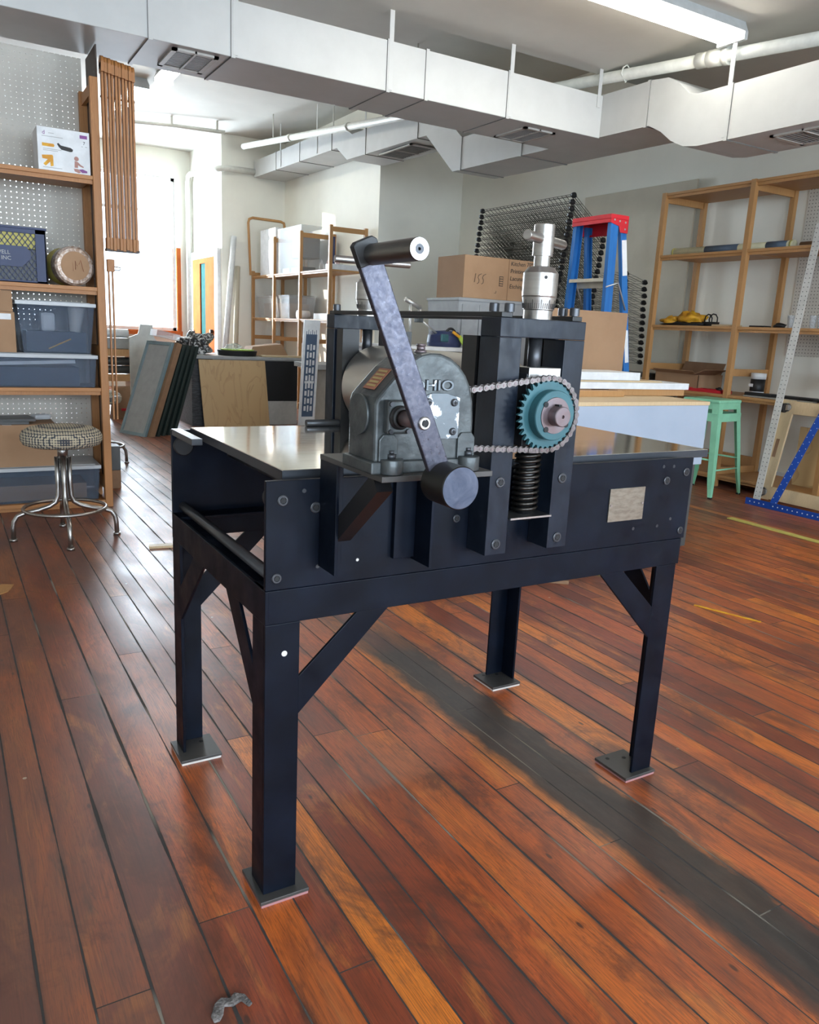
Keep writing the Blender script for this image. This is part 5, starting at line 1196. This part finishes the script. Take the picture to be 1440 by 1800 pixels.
# wooden dolly standing on edge
dk = thing('wooden_dolly', 'pale plywood dolly with casters tipped up against the right shelves', 'dolly', (5.62, 3.5, 0))
def P3(y, z, o=0.0):  # the dolly's own plane, leaning back on the shelves
    return Vector((5.50+0.165*z/0.76+o, y, z))
def dbar(ya, za, yb, zb, w, t=0.02): return MB().bar(P3(ya, za), P3(yb, zb), w, t, (-1, 0, 0.2))
dbar(3.80, 0.03, 3.80, 0.80, 0.105).build('side_board', M['pale'], dk, bevel=0.002); dbar(3.14, 0.03, 3.14, 0.80, 0.105).build('side_board', M['pale'], dk, bevel=0.002)
dbar(3.75, 0.085, 3.19, 0.085, 0.10).build('end_board', M['pale'], dk, bevel=0.002); dbar(3.75, 0.745, 3.19, 0.745, 0.10).build('end_board', M['pale'], dk, bevel=0.002)
MB().bar(P3(3.80, 0.36, -0.0112), P3(3.80, 0.50, -0.0112), 0.028, 0.002, (-1, 0, 0.2)).build('hand_hole', M['cardd'], dk)
for y, z in ((3.80, 0.09), (3.80, 0.745), (3.20, 0.09), (3.20, 0.745)):
    c_ = P3(y, z, -0.055); w_ = MB().cyl(c_+Vector((0, -0.014, -0.005)), c_+Vector((0, 0.014, -0.005)), 0.036, n=24)
    ww = w_.build('caster_wheel', M['blackp'], dk, bevel=0.003)
    MB().cyl(P3(y, z, -0.011), P3(y, z, -0.020), 0.034, n=20).box(c_.x-0.008, c_.x+0.035, y-0.020, y-0.016, z-0.02, z+0.02).box(c_.x-0.008, c_.x+0.035, y+0.016, y+0.020, z-0.02, z+0.02).build('caster_fork', M['chrome'], ww)
tag(MB().box(5.95, 5.97, 3.05, 3.86, 0.107, 0.58).build('plywood_offcut', M['birch']), 'yellow plywood offcut on the bottom shelf behind the dolly', 'sheet')
# blue T-square
ts = thing('drywall_square', 'blue metal T-square standing on its head before the dolly', 'T-square', (5.40, 3.5, 0))
H0, H1 = Vector((5.335, 3.82, 0.025)), Vector((5.335, 3.18, 0.025))
MB().bar(H0, H1, 0.006, 0.052, (0, 0, 1)).build('head', M['tblue'], ts)
B0, B1 = Vector((5.343, 3.595, 0.03)), Vector((5.343, 3.595, 0.03))+Vector((0.235, -0.12, 0.67))*1.55
MB().bar(B0, B1, 0.055, 0.004, (-1, 0, 0)).build('blade', M['tblue'], ts)
mb = MB(); db = B1-B0; sd_ = db.normalized().cross(Vector((-1, 0, 0))).normalized(); nm = sd_.cross(db.normalized())
for i in range(1, 40):
    p = B0+db*(i/40)+sd_*0.018*(1 if i % 2 else -1); mb.cyl(p-nm*0.0026, p+nm*0.0026, 0.0036, n=6)
for i in range(1, 16): 
    if i != 5: mb.box(5.3305, 5.3320, 3.82-0.64*i/16-0.004, 3.82-0.64*i/16+0.004, 0.022, 0.030)
mb.build('square_marks', M['white'], ts)
# things on the floor
def flat_strip(name, label, cat, p0, p1, w, h, mat): return tag(MB().bar(Vector((*p0, h/2+0.0005)), Vector((*p1, h/2+0.0005)), w, h).build(name, M[mat], bevel=0.0), label, cat)
flat_strip('yellow_batten', 'thin yellow batten lying on the floor at the right', 'batten', (4.74, 3.50), (4.72, 2.55), 0.055, 0.006, 'yellow')
flat_strip('wood_stick', 'pale stick on the floor left of the press', 'stick', (0.886, 4.13), (1.35, 4.05), 0.045, 0.012, 'pale')
flat_strip('wood_sliver', 'thin orange wood sliver on the floor to the right of the press', 'sliver', (2.95, 2.30), (3.05, 2.02), 0.012, 0.004, 'amber')
flat_strip('yellow_card', 'yellow card on the floor beyond the far right leg', 'card', (2.78, 2.95), (2.95, 2.80), 0.08, 0.004, 'yellow')
flat_strip('brown_offcut', 'brown offcut on the floor seen under the press', 'offcut', (2.38, 2.98), (2.62, 2.80), 0.07, 0.018, 'cardd')
mb = MB().prism([(0.02, 3.60), (0.05, 3.68), (0.12, 3.70), (0.17, 3.75), (0.215, 3.73), (0.20, 3.68), (0.185, 3.64), (0.16, 3.62), (0.13, 3.585), (0.08, 3.57)], 'z', 0.001, 0.005)
tag(mb.build('cardboard_scrap', M['pine']), 'torn brown cardboard scrap on the floor at the left edge', 'scrap')
mb = MB().prism([(0.325, 1.128), (0.338, 1.150), (0.352, 1.158), (0.366, 1.150), (0.376, 1.158), (0.392, 1.146), (0.398, 1.122), (0.390, 1.118), (0.382, 1.136), (0.366, 1.132), (0.352, 1.138), (0.345, 1.122), (0.336, 1.112), (0.326, 1.114)], 'z', 0.0005, 0.006)
tag(mb.build('lint_clump', M['lint'], bevel=0.002), 'grey clump of lint on the floor at the bottom left', 'lint')

# ------------------------------------------------------------------ left background
ct = thing('counter', 'grey topped counter with dark front standing before the far window', 'counter', (3.1, 9.4, 0))
MB().box(2.44, 3.80, 8.97, 9.95, 0.765, 0.80).build('worktop', M['grey'], ct, bevel=0.004)
MB().box(2.70, 3.74, 9.03, 9.90, 0, 0.765).build('counter_body', M['grille_rim'], ct)
MB().box(3.30, 3.735, 9.015, 9.03, 0.285, 0.755).build('black_panel', M['black'], ct)
MB().box(2.46, 2.70, 9.03, 9.90, 0, 0.765).build('wrapped_end', M['gapblack'], ct)
tag(MB().bar((2.555, 8.955, 0.0), (2.535, 8.965, 0.762), 0.0, 0.0).add([(2.565, 8.90, 0), (3.345, 8.90, 0), (3.31, 8.985, 0.757), (2.525, 8.985, 0.757), (2.565, 8.915, 0), (3.345, 8.915, 0), (3.31, 9.0, 0.757), (2.525, 9.0, 0.757)], [(0, 1, 2, 3), (7, 6, 5, 4), (0, 4, 5, 1), (1, 5, 6, 2), (2, 6, 7, 3), (3, 7, 4, 0)]).build('plywood_board', M['birch']), 'birch plywood board leaning on the front of the grey counter', 'board')
lump('rubbish_bag', 'crumpled black and white plastic bag on the left of the counter', 'bag', (2.60, 9.38, 0.90), 0.15, 'bagbw', 21, (1.2, 1.0, 0.8), 0.55, 16, None, 0.80)
rd = thing('round_tub', 'low black tub with a lime rim on the counter', 'tub', (3.05, 9.25, 0.80))
MB().lathe([(0, 0), (0.22, 0), (0.235, 0.06), (0, 0.06)], (3.06, 9.25, 0.801), n=28).build('tub', M['blackp'], rd); MB().lathe([(0.195, 0.061), (0.20, 0.072), (0.05, 0.068), (0, 0.068)], (3.06, 9.25, 0.801), n=28).build('lime_rim', M['lime'], rd)
lump('clear_wrap', 'clump of clear wrap on top of the black tub', 'wrap', (3.02, 9.25, 0.90), 0.06, 'frost', 4, (1.6, 1.2, 0.6), 0.4, 8, None, 0.871)
cbx = thing('flat_carton', 'half flattened cardboard box on the right of the counter', 'box', (3.5, 9.5, 0.80))
MB().add([(3.25, 9.35, 0.801), (3.75, 9.35, 0.801), (3.78, 9.75, 0.801), (3.28, 9.75, 0.801), (3.30, 9.38, 0.905), (3.68, 9.40, 0.945), (3.72, 9.72, 0.95), (3.32, 9.72, 0.90)], [(3, 2, 1, 0), (4, 5, 6, 7), (0, 1, 5, 4), (1, 2, 6, 5), (2, 3, 7, 6), (3, 0, 4, 7)]).build('carton', M['card'], cbx)
plank('pale_plank', 'pale thin plank lying on the counter before the carton', 3.28, 3.86, 9.02, 9.12, 0.801, 0.820, 'pale', 'plank', 0.04)
# nearer grey cabinet right of the counter
gc_ = thing('grey_cabinet', 'grey cabinet with a lipped top just left of the press frame', 'cabinet', (4.0, 8.4, 0))
MB().box(3.58, 4.9, 8.05, 8.75, 0.72, 0.775).build('cabinet_top', M['grey'], gc_, bevel=0.003); MB().box(3.72, 4.86, 8.10, 8.70, 0, 0.72).build('cabinet_body', M['grille_rim'], gc_)
# decorative screen panel
dp = thing('patterned_panel', 'white panel with dark lacework pattern leaning left of the press', 'panel', (3.45, 7.9, 0))
def Q(u, v, o=0.0): # u 0..1 across, v 0..1 up
    b0, b1, t0, t1 = Vector((3.29, 7.90, 0.0)), Vector((3.475, 7.90, 0.0)), Vector((3.40, 8.03, 1.245)), Vector((3.585, 8.03, 1.245))
    p = b0.lerp(b1, u).lerp(t0.lerp(t1, u), v); return p+Vector((0, -o, 0))
def qbox(mb, u0, u1, v0, v1, o0, o1):
    mb.add([Q(u0, v0, o0), Q(u1, v0, o0), Q(u1, v1, o0), Q(u0, v1, o0), Q(u0, v0, o1), Q(u1, v0, o1), Q(u1, v1, o1), Q(u0, v1, o1)], [(0, 1, 2, 3), (7, 6, 5, 4), (0, 4, 5, 1), (1, 5, 6, 2), (2, 6, 7, 3), (3, 7, 4, 0)])
mb = MB(); qbox(mb, 0, 1, 0, 1, -0.03, 0); mb.build('board', M['white'], dp, bevel=0.004)
mb = MB(); qbox(mb, 0.14, 0.84, 0.18, 0.88, 0, 0.002); mb.build('pattern_ground', M['bluescreen'], dp)
mb = MB()
for j in range(9):
    for i in range(3):
        v = 0.25+j*0.065; u = 0.30+i*0.19
        if (i+j) % 2 == 0: qbox(mb, u-0.06, u+0.07, v-0.02, v+0.02, 0.002, 0.004)
        else: qbox(mb, u-0.04, u+0.05, v-0.027, v+0.027, 0.002, 0.004)
qbox(mb, 0.20, 0.78, 0.465, 0.485, 0.002, 0.005)
mb.build('pattern_shapes', M['white'], dp)
mb = MB()
for i in range(6): qbox(mb, 0.16+i*0.12, 0.19+i*0.12, 0.88, 0.905+0.012*(i % 2), 0, 0.003)
mb.build('pattern_fringe', M['bluescreen'], dp)
# leaning screens
def lean_frame(name, label, x0, y0, w, h, lean, yaw, bm_, pm_, th=0.035, group=None, d=0.05, cat='frame'):
    t = thing(name, label, cat, (0, 0, 0), group)
    mb = MB().box(0, d, 0, th, 0, h).box(w-d, w, 0, th, 0, h).box(d, w-d, 0, th, 0, d).box(d, w-d, 0, th, h-d, h).build('frame_border', M[bm_], t, bevel=0.002)
    if pm_: MB().box(d, w-d, th*0.4, th*0.5, d, h-d).build('panel', M[pm_], t)
    t.location = (x0, y0, 0); t.rotation_euler = (radians(-lean[0]), radians(lean[1]), radians(yaw)); return t
nv = Vector((0.921, 0.391))
def at_(d, back=0.0): return (1.58+nv.x*d-0.391*back, 8.62+nv.y*d+0.921*back)
x_, y_ = at_(0); lean_frame('print_screen', 'teal edged screen leaning frontmost in the stack by the window', x_, y_, 0.43, 1.02, (21, 0), -67, 'teal2', 'grey', d=0.035, th=0.03)
x_, y_ = at_(0.036); lean_frame('print_screen', 'brown edged frame leaning second in the stack by the window', x_, y_, 0.47, 1.02, (21, 0), -67, 'cardd', 'grille_rim', th=0.06)
for i in range(4):
    x_, y_ = at_(0.125+0.075*i); lean_frame('silkscreen', 'dark green frame leaning in the stack left of the counter', x_, y_, 0.47-0.01*i, 1.00-0.01*i, (20.5-0.4*i, 0), -67, 'greensteel', 'black', th=0.03, group='dark green frames left of the counter')
tag(MB().box(1.96, 2.20, 8.50, 8.80, 0.985, 1.05, Matrix.Rotation(0.2, 3, 'Y')).build('ribbed_tray', M['frost']), 'clear ribbed plastic tray on top of the leaning frames', 'tray')
# end panel, bench under the window
hp = thing('shaped_panel', 'off white panel with a cut-out corner standing under the window', 'panel', (2.05, 9.6, 0))
MB().prism([(1.90, 0), (2.36, 0), (2.30, 0.80), (2.17, 0.98), (2.165, 1.105), (2.03, 1.110), (2.00, 1.00), (1.90, 0.96)], 'y', 9.58, 9.61).build('panel_board', M['pipe'], hp, bevel=0.002)
wbn = thing('wooden_bench', 'low wooden rack holding dark rolls below the window', 'rack', (1.8, 10.3, 0))
MB().box(1.45, 2.10, 10.1, 10.6, 0.72, 0.80).build('rail', M['pine'], wbn); MB().box(1.45, 2.10, 10.1, 10.6, 0.42, 0.50).build('rail', M['pine'], wbn)
for x in (1.47, 2.04): MB().box(x, x+0.05, 10.1, 10.6, 0, 0.72).build('post', M['pine'], wbn)
for z, l in ((0.555, 'lower dark roll in the wooden rack below the window'), (0.655, 'upper dark roll in the wooden rack below the window')):
    tag(MB().cyl((1.53, 10.2, z), (2.03, 10.2, z), 0.048, n=16).build('dark_roll', M['greyd']), l, 'roll')
tag(MB().box(1.60, 2.02, 10.15, 10.55, 0.801, 0.93).build('grey_machine', M['grille'], bevel=0.01), 'grey box shaped machine on the wooden rack', 'machine')
tag(MB().cyl((1.62, 10.25, 0.985), (2.02, 10.25, 0.985), 0.052, n=18).build('white_roll', M['white']), 'thick white roll lying on the grey machine', 'roll')
pb = thing('paper_bag', 'brown paper bag on the floor behind the leaning screens', 'bag', (1.95, 9.9, 0))
MB().add([(1.72, 9.75, 0), (2.05, 9.75, 0), (2.05, 9.95, 0), (1.72, 9.95, 0), (1.76, 9.80, 0.36), (1.99, 9.80, 0.39), (1.99, 9.90, 0.38), (1.76, 9.90, 0.37)], [(3, 2, 1, 0), (4, 5, 6, 7), (0, 1, 5, 4), (1, 2, 6, 5), (2, 3, 7, 6), (3, 0, 4, 7)]).build('bag_body', M['cardd'], pb)
MB().box(1.82, 1.98, 9.745, 9.752, 0.10, 0.13).build('red_print', M['red'], pb)
# poles and picture frame
tag(MB().cyl((3.80, 12.25, 0.0), (4.165, 12.74, 2.50), 0.045, n=18).build('white_tube', M['white']), 'long white tube leaning on the pier left of the far shelves', 'tube')
tag(MB().cyl((4.02, 12.30, 0.0), (4.22, 12.72, 2.05), 0.040, n=16).build('beige_tube', M['ply']), 'beige cardboard tube leaning right behind the white tube', 'tube')
pf = thing('canvas_stretcher', 'empty round-cornered wooden frame standing on the far shelf unit', 'frame', (4.68, 12.66, 1.921))
pts = [(4.40, 12.62, 1.94), (4.36, 12.62, 2.72), (4.375, 12.62, 2.775), (4.43, 12.62, 2.80), (4.90, 12.62, 2.79), (4.955, 12.62, 2.77), (4.965, 12.62, 2.71), (4.93, 12.62, 1.94)]
MB().tube(pts, 0.021, 8, closed=True).build('frame_rail', M['pine'], pf)
bc = thing('white_case', 'white and clear cabinet on top of the far shelf unit', 'case', (4.72, 11.5, 1.921))
MB().box(4.50, 4.945, 11.80, 12.45, 1.921, 2.60).build('white_box', M['white'], bc, bevel=0.003)
fr_ = MB()
x0, x1, y0, y1, z0, z1 = 4.50, 4.945, 10.80, 11.70, 1.921, 2.56
gk = thing('clear_case', 'clear acrylic case with a dark screen beside the white box', 'case', (4.72, 11.4, 1.921))
MB().box(x0, x1, y0, y1, z0, z1).build('acrylic_box', M['frost'], gk)
MB().box(4.60, 4.90, 11.05, 11.38, 2.14, 2.42).build('dark_screen', M['greyd'], gk, bevel=0.01)
MB().box(4.55, 4.75, 11.35, 11.65, 1.93, 2.00).box(4.55, 4.75, 10.86, 11.28, 1.93, 2.0).build('black_base', M['blackp'], gk)
tag(MB().box(4.86, 4.93, 10.60, 10.68, 1.921, 2.42).build('blue_folder', M['navy']), 'narrow dark blue folder upright on the far shelf', 'folder')
for i, (y, h_) in enumerate(((10.45, 0.16), (10.30, 0.20), (10.16, 0.15), (10.02, 0.19))):
    tag(MB().lathe([(0, 0), (0.03, 0), (0.032, h_*0.6), (0.012, h_*0.75), (0.012, h_), (0, h_)], (4.66+0.04*(i % 2), y, 1.921), n=14).build('small_bottle', M['magenta' if i % 2 else 'frost']), 'small pale bottle on the top board of the far shelves', 'bottle', 'small bottles on the far shelves')
tag(MB().box(4.50, 4.90, 9.80, 9.96, 1.921, 1.99).build('stacked_tray', M['white'], bevel=0.004), 'white tray on the far shelf just above the crank handle', 'tray')
tote('clear_tote', 'clear tote on the middle board of the far shelf unit', 4.505, 4.945, 11.25, 12.62, 1.276, 1.62, 'frost', 'frost', taper=0.03, lid=True)
tag(MB().box(4.55, 4.88, 11.4, 12.4, 1.29, 1.50).build('brown_goods', M['card']), 'brown goods inside the clear tote on the far shelf', 'goods')
tag(MB().cyl((4.52, 10.95, 1.337), (4.70, 10.95, 1.337), 0.06, n=16).build('white_tape_roll', M['white']), 'white tape roll beside the middle post of the far shelves', 'tape roll')
tag(MB().box(4.60, 4.95, 10.0, 10.55, 1.276, 1.36).build('white_stack', M['white']), 'white sheets on the middle board of the far shelves', 'sheets')
